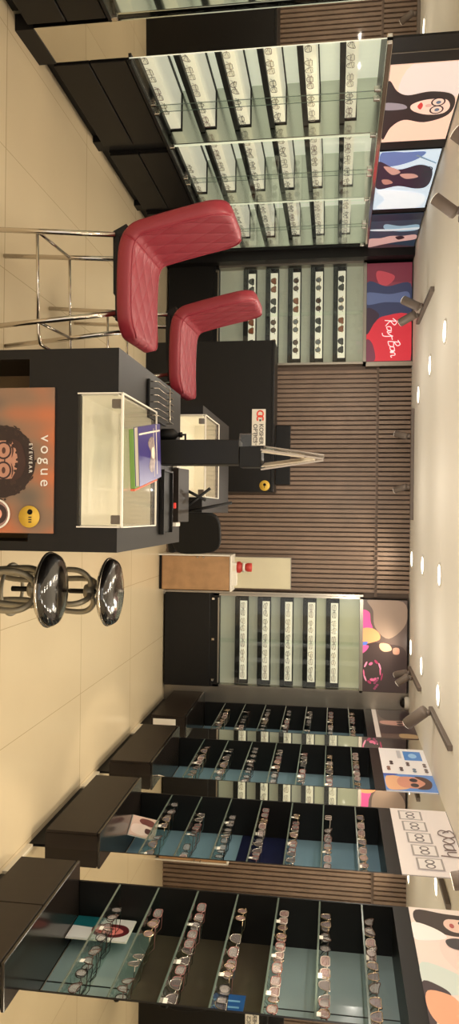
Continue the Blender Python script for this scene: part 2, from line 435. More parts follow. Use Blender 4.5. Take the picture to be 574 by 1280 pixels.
# right wall posters (left edge as seen = far end)
poster('people_poster', 'pale poster of two people in sunglasses above the nearest right niche', 'poster', (XR, 3.62, 2.03), -pi/2, 0.88, 0.35, (228, 212, 200), [
    ((206, 214, 204), S((0.5, 0.05), (0.6, 0.5), (0.72, 0.5), (0.7, 0.05))),
    ((234, 206, 194), S((0.16, 0.5), (0.3, 0.8), (0.5, 0.9), (0.62, 0.6), (0.4, 0.3))),
    ((58, 46, 44), S((0.03, 0.1), (0.05, 0.45), (0.07, 0.8), (0.13, 0.97), (0.22, 0.9), (0.26, 0.6), (0.24, 0.35), (0.16, 0.08))),
    ((226, 190, 172), S((0.10, 0.5), (0.12, 0.8), (0.17, 0.88), (0.22, 0.75), (0.22, 0.52), (0.16, 0.42))),
    ((44, 38, 38), el(0.135, 0.70, 0.028, 0.09)), ((44, 38, 38), el(0.195, 0.70, 0.028, 0.09)),
    ((176, 84, 80), el(0.165, 0.52, 0.022, 0.03)),
    ((238, 232, 224), S((0.16, 0.02), (0.2, 0.28), (0.28, 0.42), (0.32, 0.15), (0.3, 0.0))),
    ((60, 54, 58), S((0.30, 0.4), (0.28, 0.56), (0.33, 0.68), (0.38, 0.58), (0.36, 0.42))),
    ((66, 52, 56), S((0.66, 0.0), (0.68, 0.2), (0.74, 0.3), (0.8, 0.15), (0.98, 0.05), (0.9, -0.02))),
    ((232, 164, 128), S((0.72, 0.05), (0.74, 0.3), (0.82, 0.42), (0.86, 0.6), (0.95, 0.5), (0.95, 0.15), (0.85, 0.02))),
    ((238, 180, 146), S((0.78, 0.6), (0.79, 0.85), (0.84, 0.99), (0.95, 0.99), (0.99, 0.8), (0.93, 0.56))),
    ((60, 44, 44), el(0.835, 0.82, 0.04, 0.08)), ((60, 44, 44), el(0.93, 0.82, 0.04, 0.08)),
    ((190, 80, 76), el(0.885, 0.645, 0.03, 0.028)),
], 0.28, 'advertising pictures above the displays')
sh = []
for k in range(5):
    u = 0.04+0.185*k; v = 0.14+0.03*k
    sh += [((150, 140, 134), [(u, v), (u+0.155, v), (u+0.155, v+0.40), (u, v+0.40)]),
           ((218, 208, 200), [(u+0.012, v+0.03), (u+0.143, v+0.03), (u+0.143, v+0.37), (u+0.012, v+0.37)]),
           ((104, 94, 92), ring(u+0.05, v+0.2, 0.03, 0.075, 0.35)), ((104, 94, 92), ring(u+0.108, v+0.2, 0.03, 0.075, 0.35)),
           ((104, 94, 92), [(u+0.072, v+0.21), (u+0.086, v+0.21), (u+0.086, v+0.235), (u+0.072, v+0.235)])]
def logo(b, w, h, n):
    strokes(b, [[(0.40, 0.80), (0.36, 0.93), (0.44, 0.98), (0.47, 0.86), (0.42, 0.72), (0.36, 0.78), (0.38, 0.90)],
                [(0.50, 0.78), (0.47, 0.88), (0.52, 0.95), (0.56, 0.86), (0.52, 0.76)],
                [(0.64, 0.90), (0.58, 0.88), (0.58, 0.76), (0.64, 0.78), (0.65, 0.92), (0.66, 0.74)],
                [(0.68, 0.92), (0.69, 0.78), (0.74, 0.80), (0.75, 0.93), (0.74, 0.66)]], 0.0035, ink((120, 104, 98), 0.2), w, h, n+0.001)
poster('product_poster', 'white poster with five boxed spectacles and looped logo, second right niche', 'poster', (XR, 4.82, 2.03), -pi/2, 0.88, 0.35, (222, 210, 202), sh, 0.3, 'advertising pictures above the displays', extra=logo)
sh = [((232, 224, 218), [(0.0, 0.0), (0.63, 0.0), (0.63, 1), (0.0, 1)]),
      ((82, 134, 196), [(0.07, 0.52), (0.30, 0.52), (0.30, 0.90), (0.07, 0.90)]),
      ((150, 190, 226), el(0.185, 0.71, 0.06, 0.09)),
      ((190, 186, 184), [(0.06, 0.38), (0.26, 0.38), (0.26, 0.47), (0.06, 0.47)]),
      ((92, 136, 196), [(0.64, 0.0), (1, 0.0), (1, 1), (0.64, 1)]),
      ((224, 170, 128), S((0.68, 0.08), (0.7, 0.35), (0.78, 0.55), (0.94, 0.45), (0.98, 0.1), (0.85, 0.02))),
      ((206, 140, 116), S((0.70, 0.35), (0.71, 0.7), (0.80, 0.85), (0.92, 0.7), (0.92, 0.35), (0.82, 0.25))),
      ((74, 44, 40), S((0.69, 0.62), (0.70, 0.82), (0.80, 0.93), (0.93, 0.85), (0.94, 0.62), (0.82, 0.8))),
      ((50, 40, 48), el(0.765, 0.58, 0.04, 0.08)), ((50, 40, 48), el(0.87, 0.58, 0.04, 0.08)),
      ((46, 80, 160), [(0.64, 0.0), (0.70, 0.0), (0.67, 0.25), (0.64, 0.3)])]
for u, v, c in [(0.38, 0.22, (60, 44, 40)), (0.40, 0.56, (96, 78, 74)), (0.42, 0.9, (110, 96, 92)), (0.52, 0.14, (120, 86, 72)), (0.53, 0.40, (86, 72, 70)), (0.55, 0.66, (106, 120, 132)), (0.55, 0.9, (104, 92, 88))]:
    sh += [(c, el(u-0.022, v, 0.024, 0.04)), (c, el(u+0.026, v, 0.024, 0.04))]
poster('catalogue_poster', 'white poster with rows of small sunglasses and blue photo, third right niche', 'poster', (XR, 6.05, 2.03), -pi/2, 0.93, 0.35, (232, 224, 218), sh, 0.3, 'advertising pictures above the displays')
poster('face_poster', 'brown poster with white lower edge above the farthest right niche', 'poster', (XR, 7.24, 2.03), -pi/2, 0.91, 0.35, (104, 84, 76), [
    ((226, 214, 204), [(0, 0), (1, 0), (1, 0.12), (0, 0.12)]),
    ((62, 48, 48), S((0.02, 0.2), (0.05, 0.9), (0.35, 0.95), (0.38, 0.3))),
    ((206, 156, 140), S((0.44, 0.2), (0.42, 0.6), (0.48, 0.95), (0.56, 0.9), (0.58, 0.5), (0.54, 0.2))),
    ((60, 44, 44), el(0.47, 0.66, 0.03, 0.08)), ((60, 44, 44), el(0.545, 0.66, 0.03, 0.08)),
    ((70, 54, 56), [(0.60, 0.14), (0.86, 0.14), (0.86, 1), (0.60, 1)]),
    ((182, 150, 110), S((0.86, 0.6), (0.88, 0.97), (0.99, 0.97), (0.99, 0.6))),
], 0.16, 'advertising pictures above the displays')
# back wall light boxes
def script(b, w, h, n):
    c = ink((248, 226, 226), 0.6); n += 0.001
    def tr(lines, ox, oy, s):
        return [[(ox+(p[0]*0.97-p[1]*0.10)*s/w, oy+(p[1]*0.97+p[0]*0.16)*s/h) for p in ln] for ln in lines]
    Rr = [[(0.1, 0), (0.2, 0.55), (0.3, 1.0)], [(0.0, 0.75), (0.35, 1.05), (0.62, 0.8), (0.25, 0.5), (0.45, 0.2), (0.62, 0.0)]]
    aa = [[(0.45, 0.45), (0.15, 0.45), (0.1, 0.1), (0.4, 0.15), (0.48, 0.48), (0.5, 0.1), (0.65, 0.1)]]
    yy = [[(0.1, 0.45), (0.2, 0.12), (0.45, 0.4), (0.5, 0.48), (0.4, -0.3), (0.1, -0.4)]]
    Bb = [[(0.1, 0), (0.3, 1.0)], [(0.1, 0.9), (0.5, 1.05), (0.6, 0.75), (0.25, 0.52), (0.62, 0.4), (0.5, 0.05), (0.1, 0.0)]]
    nn = [[(0.05, 0.4), (0.12, 0.05), (0.2, 0.4), (0.4, 0.42), (0.42, 0.05), (0.6, 0.1)]]
    hy = [[(0, 0.4), (0.35, 0.42)]]
    s = 0.105; ox, oy = 0.575, 0.40
    for g, dx in [(Rr, 0), (aa, 0.62), (yy, 1.12), (hy, 1.62), (Bb, 1.95), (aa, 2.5), (nn, 2.98)]:
        strokes(b, tr([[(p[0]+dx, p[1]) for p in ln] for ln in g], ox, oy, s), 0.0042, c, w, h, n)
poster('red_script_poster', 'red and navy lit poster with white handwritten script on back wall', 'advert', (-2.40, 7.20, 1.945), 0, 0.94, 0.425, (138, 62, 74), [
    ((120, 52, 66), [(0, 0.0), (0.2, 0.0), (0.2, 1), (0.0, 1)]),
    ((186, 74, 84), S((0.08, 0.25), (0.13, 0.6), (0.2, 0.55), (0.24, 0.35), (0.16, 0.22))),
    ((56, 62, 92), S((0.20, 0.0), (0.24, 0.45), (0.22, 0.97), (0.55, 0.97), (0.53, 0.6), (0.56, 0.3), (0.58, 0.0))),
    ((92, 104, 142), S((0.30, 0.0), (0.32, 0.5), (0.30, 0.9), (0.40, 0.9), (0.40, 0.4), (0.42, 0.0))),
    ((206, 52, 66), S((0.72, 0.0), (0.6, 0.2), (0.54, 0.4), (0.55, 0.97), (0.99, 0.97), (0.99, 0.0))),
    ((60, 46, 60), S((0.46, 0.0), (0.52, 0.28), (0.62, 0.16), (0.72, 0.0))),
    ((112, 58, 76), S((0.78, 0.0), (0.82, 0.14), (0.98, 0.2), (0.99, 0.0))),
], 0.42, 'advertising pictures above the displays', extra=script, depth=0.1)
sh = [((150, 128, 112), S((0.0, 0.15), (0.02, 0.9), (0.25, 0.97), (0.42, 0.6), (0.3, 0.3), (0.12, 0.25))),
      ((70, 56, 54), S((0.5, 0.0), (0.48, 0.5), (0.55, 0.97), (0.99, 0.97), (0.99, 0.0))),
      ((240, 84, 152), S((0.13, 0.0), (0.14, 0.17), (0.24, 0.2), (0.33, 0.24), (0.35, 0.0))),
      ((240, 160, 110), S((0.33, 0.0), (0.31, 0.22), (0.36, 0.38), (0.43, 0.40), (0.47, 0.2), (0.48, 0.0))),
      ((90, 120, 206), S((0.47, 0.0), (0.46, 0.14), (0.5, 0.1), (0.51, 0.0))),
      ((222, 90, 150), S((0.51, 0.0), (0.5, 0.16), (0.55, 0.12), (0.59, 0.0))),
      ((220, 170, 140), S((0.47, 0.42), (0.48, 0.6), (0.54, 0.66), (0.56, 0.5), (0.52, 0.4))),
      ((190, 140, 120), S((0.52, 0.7), (0.52, 0.82), (0.58, 0.82), (0.58, 0.7)))]
for k in range(13):
    a = k*0.55; r = 0.12+0.02*(k % 3)
    sh.append((((226, 110, 150), (240, 150, 180), (170, 60, 96))[k % 3], el(0.78+r*cos(a)*0.72, 0.24+r*sin(a)*1.5, 0.016, 0.045, a)))
for k in range(6): sh.append(((150, 70, 100), el(0.86+0.02*k, 0.36-0.03*(k % 3), 0.012, 0.03)))
poster('dark_floral_poster', 'dark poster with pink flowers and orange shape on back wall', 'advert', (0.80, 7.20, 1.93), 0, 0.88, 0.43, (96, 80, 74), sh, 0.3, 'advertising pictures above the displays', depth=0.1)

# ------------------------------------------------------------------ spectacles
def rim(shape, cx, w=0.026, h=0.02):
    if shape == 'round': return [(cx+h*1.08*cos(a), h*1.08*sin(a)) for a in [2*pi*k/14 for k in range(14)]]
    if shape == 'square': return smooth_loop([(cx-w, h*0.8), (cx, h*0.95), (cx+w, h*0.8), (cx+w*0.95, -h*0.6), (cx, -h*0.9), (cx-w*0.95, -h*0.6)], 3)
    if shape == 'aviator':
        sg = 1 if cx > 0 else -1
        return smooth_loop([(cx-w, h*0.9), (cx, h), (cx+w, h*0.9), (cx+w*(0.9 if sg > 0 else 0.55), -h*0.7), (cx+sg*w*0.2, -h*1.15), (cx-w*(0.55 if sg > 0 else 0.9), -h*0.7)], 3)
    sg = 1 if cx > 0 else -1    # cat eye
    return smooth_loop([(cx-sg*w*0.9, h*0.6), (cx, h*0.8), (cx+sg*w*1.15, h*1.15), (cx+sg*w*0.9, -h*0.2), (cx, -h), (cx-sg*w*0.9, -h*0.5)], 3)
def make_specs(shape, frame, lens, fold, parts, name, r=0.0026):
    """front faces local -y, base at z=0; one mesh, or a root mesh with lens and temple parts"""
    zc = 0.024
    b = MB()
    R1, R2_ = rim(shape, -0.034), rim(shape, 0.034)
    def lens_into(q, pts):
        q.prism([(p[0], p[1]+zc) for p in pts], 0.0005, 0.0022, lens, 'y')
    def temple(q, sx):
        if fold:
            q.tube([(sx*0.066, 0.004, zc+0.012), (sx*0.05, 0.012, zc+0.006), (-sx*0.045, 0.014+0.004*(sx > 0), zc-0.004), (-sx*0.06, 0.013, zc-0.014)], r*0.8, frame, seg=5)
        else:
            q.tube([(sx*0.066, 0.002, zc+0.012), (sx*0.069, 0.02, zc+0.012), (sx*0.067, 0.095, zc+0.006), (sx*0.062, 0.13, zc-0.022)], r*0.85, frame, seg=5)
    for pts in (R1, R2_):
        b.tube([(p[0], 0, p[1]+zc) for p in pts], r, frame, seg=6, closed=True)
    b.tube([(-0.012, 0, zc+0.006), (0, -0.002, zc+0.010), (0.012, 0, zc+0.006)], r*0.9, frame, seg=6)
    for sx in (-1, 1): b.tube([(sx*0.058, 0, zc+0.012), (sx*0.067, 0.003, zc+0.012)], r*1.1, frame, seg=6)
    if not parts:
        for pts in (R1, R2_): lens_into(b, pts)
        for sx in (-1, 1): temple(b, sx)
        return b.build(name)
    root = bpy.data.objects.new(name, None); COL.objects.link(root); root.empty_display_size = 0.05
    b.build('frame_front', root)
    for pts in (R1, R2_):
        q = MB(); lens_into(q, pts); q.build('lens', root)
    for sx in (-1, 1):
        q = MB(); temple(q, sx); q.build('temple', root)
    return root
STY = [('square', 'frblack', 'lensclear', 'black square'), ('round', 'frgold', 'lenspink', 'gold round'),
       ('cat', 'frtort', 'lensclear', 'tortoiseshell cat-eye'), ('aviator', 'frsilver', 'lensgrey', 'silver aviator'),
       ('square', 'frclear', 'lenspink', 'pale square'), ('round', 'frblack', 'lensclear', 'black round'),
       ('square', 'frrose', 'lensclear', 'dusty rose square'), ('aviator', 'frgold', 'lensblue', 'gold aviator')]
SUN = [('aviator', 'frblack', 'lensdark', 'dark lens'), ('round', 'frgold', 'lensslate', 'slate lens'),
       ('round', 'frtort', 'lensbrown', 'brown lens'), ('aviator', 'frgold', 'lensorange', 'orange lens')]
P_open = [make_specs(a, f, l, False, True, 'eyeglasses', 0.0019) for a, f, l, _ in STY]
P_flat = [make_specs(a, f, 'lensdemo', True, False, 'eyeglasses', 0.0014) for a, f, l, _ in STY]
P_sun = [make_specs(a, f, l, True, False, 'sunglasses', 0.0026) for a, f, l, _ in SUN]
index_kids()
used = set()
def put(proto, x, y, z, rz, label, group, name='eyeglasses', s=1.0, rx=0.0):
    o = proto if proto.name not in used else copy_tree(proto)
    used.add(proto.name)
    o.location = (x, y, z); o.rotation_euler = (rx, 0, rz); o.scale = (s, s, s)
    tag(o, label, 'glasses' if name == 'eyeglasses' else 'sunglasses', group)
    return o

# ------------------------------------------------------------------ left wall display unit
XF, XBK = -2.61, -2.87
TR_Z = [0.535, 0.772, 1.008, 1.245, 1.467, 1.704]
def tray_bar(L):
    """tray along +x of length L, front faces -y: black ledge, lit white strip, white top running back 0.25"""
    a = MB(); a.box(0, L, -0.035, 0.255, -0.035, 0.0, 'black2', 0.003, 1); A = a
    w = MB(); w.box(0.004, L-0.004, 0.0, 0.25, 0.0, 0.07, 'lit')
    k = MB(); k.box(0, L, 0.235, 0.255, 0.07, 0.078, 'black2').box(L-0.004, L, -0.01, 0.25, 0.0, 0.078, 'black2')
    return A, w, k
def left_unit(name, label, ybays, cabs, near, ntr=6):
    y0, y1 = ybays[0][0], ybays[-1][1]
    t = thing(name, label, 'display unit', (XL, y0, 0), 0, 'lit eyewear displays')
    # shell
    MB().box(XBK-0.02-XL, XBK-XL, 0, y1-y0, 0.5, 1.945, 'litback').build('back_panel', t)
    MB().box(XBK-XL, 0.0, 0, y1-y0, 1.915, 1.945, 'black').box(XBK-XL, 0, 0, y1-y0, 0.5, 0.515, 'black').build('carcass', t)
    for (a, b_) in ybays:
        MB().box(XBK-XL, -0.012, b_-y0-0.012, b_-y0, 0.515, 1.915, 'greymirror').build('side_panel', t)
        MB().box(XBK-XL, -0.012, a-y0, a-y0+0.01, 0.515, 1.915, 'litback').build('side_panel', t)
        for z in TR_Z[-ntr:]:
            A, w, k = tray_bar(b_-a-0.03)
            T = Matrix.Translation((XF-XL, a-y0+0.01, z)) @ Matrix.Rotation(pi/2, 4, 'Z')
            A.bm.transform(T); w.bm.transform(T); k.bm.transform(T)
            o = A.build('tray', t); w.build('light_strip', o); k.build('edge_trim', o)
        m = (a+b_)/2-y0
        MB().box(-0.006, 0.0, a-y0+0.005, m+0.05, 0.53, 1.91, 'glass').build('glass_door', t)
        MB().box(0.008, 0.014, m-0.05, b_-y0-0.005, 0.53, 1.91, 'glass').build('glass_door', t)
        for yy in (m+0.05, m-0.05, b_-y0-0.01):
            for zz in (0.54, 1.89):
                MB().box(-0.008, 0.02, yy-0.012, yy+0.012, zz-0.02, zz+0.02, 'chrome', 0.004).build('door_clamp', t)
        for yy in (m+0.05, m-0.05):
            MB().box(0.0145 if yy < m else 0.0005, 0.017 if yy < m else 0.003, yy-0.002, yy+0.002, 0.56, 1.87, 'edgeglass').build('door_edge', t)
    MB().box(0.0, 0.022, 0, y1-y0, 1.915, 1.945, 'chrome', 0.004).build('door_rail', t)
    MB().box(0.0, 0.022, 0, y1-y0, 0.512, 0.528, 'black2').build('door_rail', t)
    for (a, b_, lb) in cabs:
        c = thing('base_cabinet', lb, 'cabinet', (XL, a, 0), 0, 'black base cabinets along the left wall')
        L = b_-a
        MB().box(-0.36, -0.015, 0, L, 0.075, 0.50, 'black').build('body', c)
        MB().box(-0.34, -0.07, 0.01, L-0.01, 0.0, 0.075, 'black2').build('plinth', c)
        MB().box(-0.015, 0.004, 0.004, L-0.004, 0.08, 0.283, 'black', 0.002, 1).build('drawer', c)
        MB().box(-0.015, 0.004, 0.004, L-0.004, 0.293, 0.496, 'black', 0.002, 1).build('drawer', c)
    return t
B1 = [(3.98, 4.965), (4.985, 5.965), (5.985, 6.975)]
left_unit('wall_display', 'three bay lit eyewear display with glass doors on left wall', B1,
          [(3.98, 4.90, 'black two drawer base cabinet nearest the mirror, left wall'),
           (5.03, 5.95, 'black two drawer base cabinet in the middle of the left wall'),
           (6.06, 6.97, 'black two drawer base cabinet behind the red chair, left wall')], True)
left_unit('wall_display', 'lit display at the left edge in front of the mirror', [(2.64, 3.63)],
          [(2.64, 3.63, 'black two drawer base cabinet in front of the mirror, left wall')], False)
struct(MB().box(-2.87, XL-0.03, 4.90, 5.03, 0.0, 0.5, 'black2').box(-2.87, XL-0.03, 5.95, 6.06, 0.0, 0.5, 'black2')
       .box(-2.87, XL, 6.98, 7.06, 0, 1.945, 'black').build('trim_2'))
bayn = ['near', 'middle', 'far']
for bi, (a, b_) in enumerate(B1):
    for zi, z in enumerate(TR_Z):
        if bi == 2 and zi == 0: continue
        n = 5
        for k in range(n):
            if (bi, zi, k) in ((0, 0, 4), (1, 0, 0), (1, 0, 1)): continue
            c_ = k-2 if (bi, zi) == (1, 0) else k
            si = (bi*3+zi*2+k*(1 if zi % 2 else 3)) % 8
            put(P_flat[si], XF+0.026, a+0.13+k*0.185+random.uniform(-0.012, 0.012), z+0.002, pi/2, '%s glasses, %s from near end, %s tray up, %s left bay' % (STY[si][3], ORD[c_], ORD[zi], bayn[bi]),
                'folded eyeglasses on the left wall trays')

# ------------------------------------------------------------------ displays on the back wall
def back_unit(label, x0, x1, zs, base_top, panel, lit_top, ledge):
    L = x1-x0
    t = thing('wall_display', label, 'display unit', (x0, YB, 0), 0, 'lit eyewear displays')
    MB().box(0, L, 0.0, 0.02, base_top, 1.945, panel).build('back_panel', t)
    MB().box(-0.02, 0.0, -0.10, 0.03, base_top, 1.945, 'steel').box(L, L+0.02, -0.10, 0.03, base_top, 1.945, 'steel').box(-0.02, L+0.02, -0.1, 0.03, 1.915, 1.945, 'steel').build('metal_frame', t)
    if lit_top:
        MB().box(0.004, L-0.004, -0.004, 0.0, zs[3]+0.08, 1.91, lit_top).build('cream_panel', t)
    for i, z in enumerate(zs):
        o = MB().box(0.01, L-0.01, -0.075, 0.0, z-0.045, z, 'black2', 0.003, 1).box(0.01, L-0.01, -0.045, 0, z+0.072, z+0.082, 'black2').box(0.01, 0.05, -0.045, 0, z, z+0.075, 'black2').box(L-0.05, L-0.01, -0.045, 0, z, z+0.075, 'black2').build('tray', t)
        MB().box(0.05, L-0.05, -0.04, 0, z+0.001, z+0.071, 'lit').build('light_strip', o)
    MB().box(0.005, L/2+0.02, -0.098, -0.092, base_top+0.05, 1.91, 'glass').build('glass_door', t)
    MB().box(L/2-0.02, L-0.005, -0.088, -0.082, base_top+0.05, 1.91, 'glass').build('glass_door', t)
    MB().box(-0.02, L+0.02, -0.11, 0.02, 0.02, base_top-0.03, 'black', 0.003, 1).build('base', t)
    MB().box(-0.02, L+0.02, -0.10, 0.02, base_top-0.03, base_top+ledge, 'black2').box(0.02, L-0.02, -0.104, -0.1, base_top+ledge-0.012, base_top+ledge, 'steel').build('ledge', t)
    for k in range(3):
        MB().box(0.02+k*(L-0.08)/2, 0.045+k*(L-0.08)/2, -0.115, -0.1, base_top-0.01, base_top+0.015, 'chrome', 0.003).build('door_lock', t)
    return t
ZL = [0.805+0.2175*k for k in range(5)]
ZR = [0.758+0.2205*k for k in range(5)]
back_unit('back wall display of sunglasses left of the fluted panel', -2.40, -1.46, ZL, 0.50, 'sage', None, 0.02)
back_unit('back wall display of eyeglasses right of the fluted panel', 0.80, 1.67, ZR, 0.50, 'sage', 'sage2', 0.06)
for i, z in enumerate(ZL):
    for k in range(4):
        si = (i*3+k+(k // 2)) % 4
        put(P_sun[si], -2.40+0.17+k*0.20, YB-0.047, z+0.004, 0, '%s sunglasses, %s from left, %s tray up, left back display' % (SUN[si][3], ORD[k], ORD[i]),
            'folded sunglasses in the back wall display', 'sunglasses', 1.12)
for i, z in enumerate(ZR):
    for k in range(5):
        si = (i*2+k*3) % 8
        put(P_flat[si], 0.80+0.13+k*0.152, YB-0.062, z+0.006, 0, '%s glasses, %s from left, %s tray up, right back display' % (STY[si][3], ORD[k], ORD[i]),
            'folded eyeglasses in the back wall display')
struct(MB().box(-2.87, -2.42, 7.06, 7.30, 0, 1.945, 'black').box(-2.5, -2.42, 7.06, 7.30, 1.945, ZC, 'black').build('trim_3'))
struct(MB().box(1.69, 1.857, 7.245, 7.30, 0, ZC, 'steel').build('trim_4'))
struct(MB().box(-1.46, -1.42, 7.2, 7.33, 1.945, ZC, 'steel').box(0.76, 0.80, 7.2, 7.33, 0, 1.945, 'steel').build('trim_5'))

# ------------------------------------------------------------------ right wall niches, plinths
NI = [(2.75, 3.62, 'nearest'), (3.94, 4.82, 'second nearest'), (5.12, 6.05, 'third nearest'), (6.33, 7.24, 'farthest')]
SH_Z = [0.632+0.198*k for k in range(7)]
for i, (y0, y1, nm) in enumerate(NI):
    L = y1-y0
    t = thing('shelf_niche', 'black niche of glass eyewear shelves, %s on right wall' % nm, 'display niche', (XR, y0, 0), 0, 'glass shelf niches')
    bm_ = ['tint', 'tint2', 'tint3', 'tint3'][i]
    if i == 0:
        MB().box(0.235, 0.25, 0, L, 0.42, 0.80, 'tint').box(0.232, 0.2351, 0, L, 0.60, 0.605, 'interior').box(0.232, 0.2351, 0.42, 0.425, 0.42, 0.80, 'interior').build('back_panel', t)
        MB().box(0.235, 0.25, 0, L, 0.80, 1.39, 'smoke').box(0.232, 0.235, 0.30, 0.46, 1.22, 1.31, 'bluesign').box(0.230, 0.232, 0.33, 0.34, 1.24, 1.29, 'bluemark').box(0.230, 0.232, 0.37, 0.38, 1.24, 1.29, 'bluemark').box(0.230, 0.232, 0.41, 0.42, 1.24, 1.29, 'bluemark').build('smoked_panel', t)
        MB().box(0.235, 0.25, 0, L, 1.39, 1.96, 'tint').box(0.233, 0.2351, 0.40, 0.405, 1.39, 1.96, 'interior').build('back_panel', t)
    elif i == 1:
        MB().box(0.235, 0.25, 0, L, 0.42, 1.96, bm_).box(0.231, 0.235, 0.12, L-0.02, 1.10, 1.42, 'navy').box(0.2295, 0.231, 0.2, 0.215, 1.14, 1.38, 'bluesign').box(0.2295, 0.231, 0.42, 0.43, 1.2, 1.36, 'bluesign').build('back_panel', t)
    else:
        MB().box(0.235, 0.25, 0, L, 0.42, 1.96, bm_).build('back_panel', t)
    MB().box(0.0, 0.25, L-0.012, L, 0.42, 2.03, 'interior').build('side_panel', t)
    MB().box(0.0, 0.25, 0, 0.012, 0.42, 2.03, 'interior').build('side_panel', t)
    MB().box(0.0, 0.25, 0.012, L-0.012, 1.96, 2.03, 'interior').build('top_panel', t)
    for z in SH_Z:
        g = MB().box(0.004, 0.225, 0.013, L-0.013, z-0.008, z, 'shelfglass').build('glass_shelf', t)
        MB().box(0.0, 0.004, 0.013, L-0.013, z-0.008, z, 'edgeglass').build('polished_edge', g)
    p = thing('plinth_cabinet', 'dark brown low cabinet under the %s right niche' % nm, 'cabinet', (1.76, y0, 0), 0, 'low cabinets under the niches')
    MB().box(0.016, 0.335, 0.0, L, 0.10, 0.40, 'brownblack').build('body', p)
    MB().box(0.0, 0.335, 0.0, L, 0.40, 0.415, 'gloss', 0.002, 1).build('top', p)
    if i == 0:
        for a, c in ((0.004, L/2-0.003), (L/2+0.003, L-0.004)):
            MB().box(0, 0.016, a, c, 0.104, 0.394, 'brownblack', 0.0015, 1).build('drawer', p)
    else:
        MB().box(0, 0.016, 0.004, L-0.004, 0.104, 0.394, 'brownblack', 0.0015, 1).build('drawer', p)
    MB().box(0.09, 0.33, 0.02, L-0.02, 0.0, 0.10, 'black2').build('foot', p)
    if i == 3:
        MB().box(0.03, 0.09, -0.003, 0.0, 0.12, 0.32, 'white').build('notice_label', p)
    # spectacles on the shelves
    n = [9, 7, 6, 5][i]
    for zi, z in enumerate(SH_Z):
        c_ = -1
        for k in range(n):
            if random.random() < 0.08 and i < 2: continue
            c_ += 1
            si = (i*5+zi*3+k*(3 if zi % 2 else 5)+(k//3)) % 8
            y = y1-0.12-k*(L-0.19)/(n-1)
            lab = '%s glasses, %s from far end, %s glass shelf up, %s right niche' % (STY[si][3], ORD[c_], ORD[zi], nm)
            o = put(P_open[si], XR+0.035+random.uniform(0, 0.02), y+random.uniform(-0.012, 0.012), z+0.001, -pi/2+random.uniform(-0.22, 0.22), lab, 'eyeglasses standing on the right niche shelves', s=1.06 if i < 2 else 1.12)
            if (zi+2*k) % 3 == 1:
                MB().box(0.040, 0.066, -0.006, -0.0045, -0.002, 0.014, 'tag').tube([(0.06, -0.003, 0.034), (0.055, -0.005, 0.012)], 0.0006, 'tag', 4).build('price_tag', o)

# cards standing in the niches
c = poster('portrait_card', 'white and teal card with red faced portrait in nearest niche', 'card', (XR+0.17, 3.595, 0.418), -pi/2, 0.19, 0.30, (224, 218, 214), [
    ((22, 92, 98), [(0, 0), (0.45, 0), (0.5, 0.4), (0.0, 0.5)]),
    ((92, 30, 36), S((0.3, 0.45), (0.3, 0.85), (0.6, 0.97), (0.85, 0.8), (0.8, 0.45), (0.55, 0.35))),
    ((226, 128, 120), S((0.42, 0.5), (0.42, 0.75), (0.58, 0.88), (0.74, 0.75), (0.72, 0.5), (0.56, 0.4))),
    ((130, 30, 40), el(0.5, 0.68, 0.05, 0.04)), ((130, 30, 40), el(0.66, 0.68, 0.05, 0.04)), ((170, 30, 40), el(0.58, 0.5, 0.06, 0.03)),
], 0.08, depth=0.004, frame='white')
c = poster('photo_card', 'pink photo card leaning on cabinet top in second niche', 'card', (XR+0.07, 4.62, 0.416), -pi/2+0.5, 0.15, 0.17, (226, 190, 172), [
    ((120, 66, 60), S((0.1, 0.4), (0.15, 0.8), (0.4, 0.9), (0.4, 0.5), (0.25, 0.3))),
    ((240, 214, 200), S((0.45, 0.1), (0.4, 0.6), (0.7, 0.9), (0.9, 0.5), (0.8, 0.1))),
    ((90, 52, 50), S((0.55, 0.6), (0.6, 0.85), (0.8, 0.8), (0.75, 0.6))),
], 0.06, depth=0.004, frame='white')
c.rotation_euler = (radians(-14), 0, -pi/2+0.5)
c = poster('price_card', 'small plain cream card standing on cabinet top in third niche', 'card', (XR+0.05, 5.30, 0.416), -pi/2+0.45, 0.10, 0.085, (226, 206, 180), [((196, 172, 150), [(0.15, 0.2), (0.85, 0.2), (0.85, 0.3), (0.15, 0.3)])], 0.05, depth=0.004, frame='white')
c.rotation_euler = (radians(-16), 0, -pi/2+0.45)

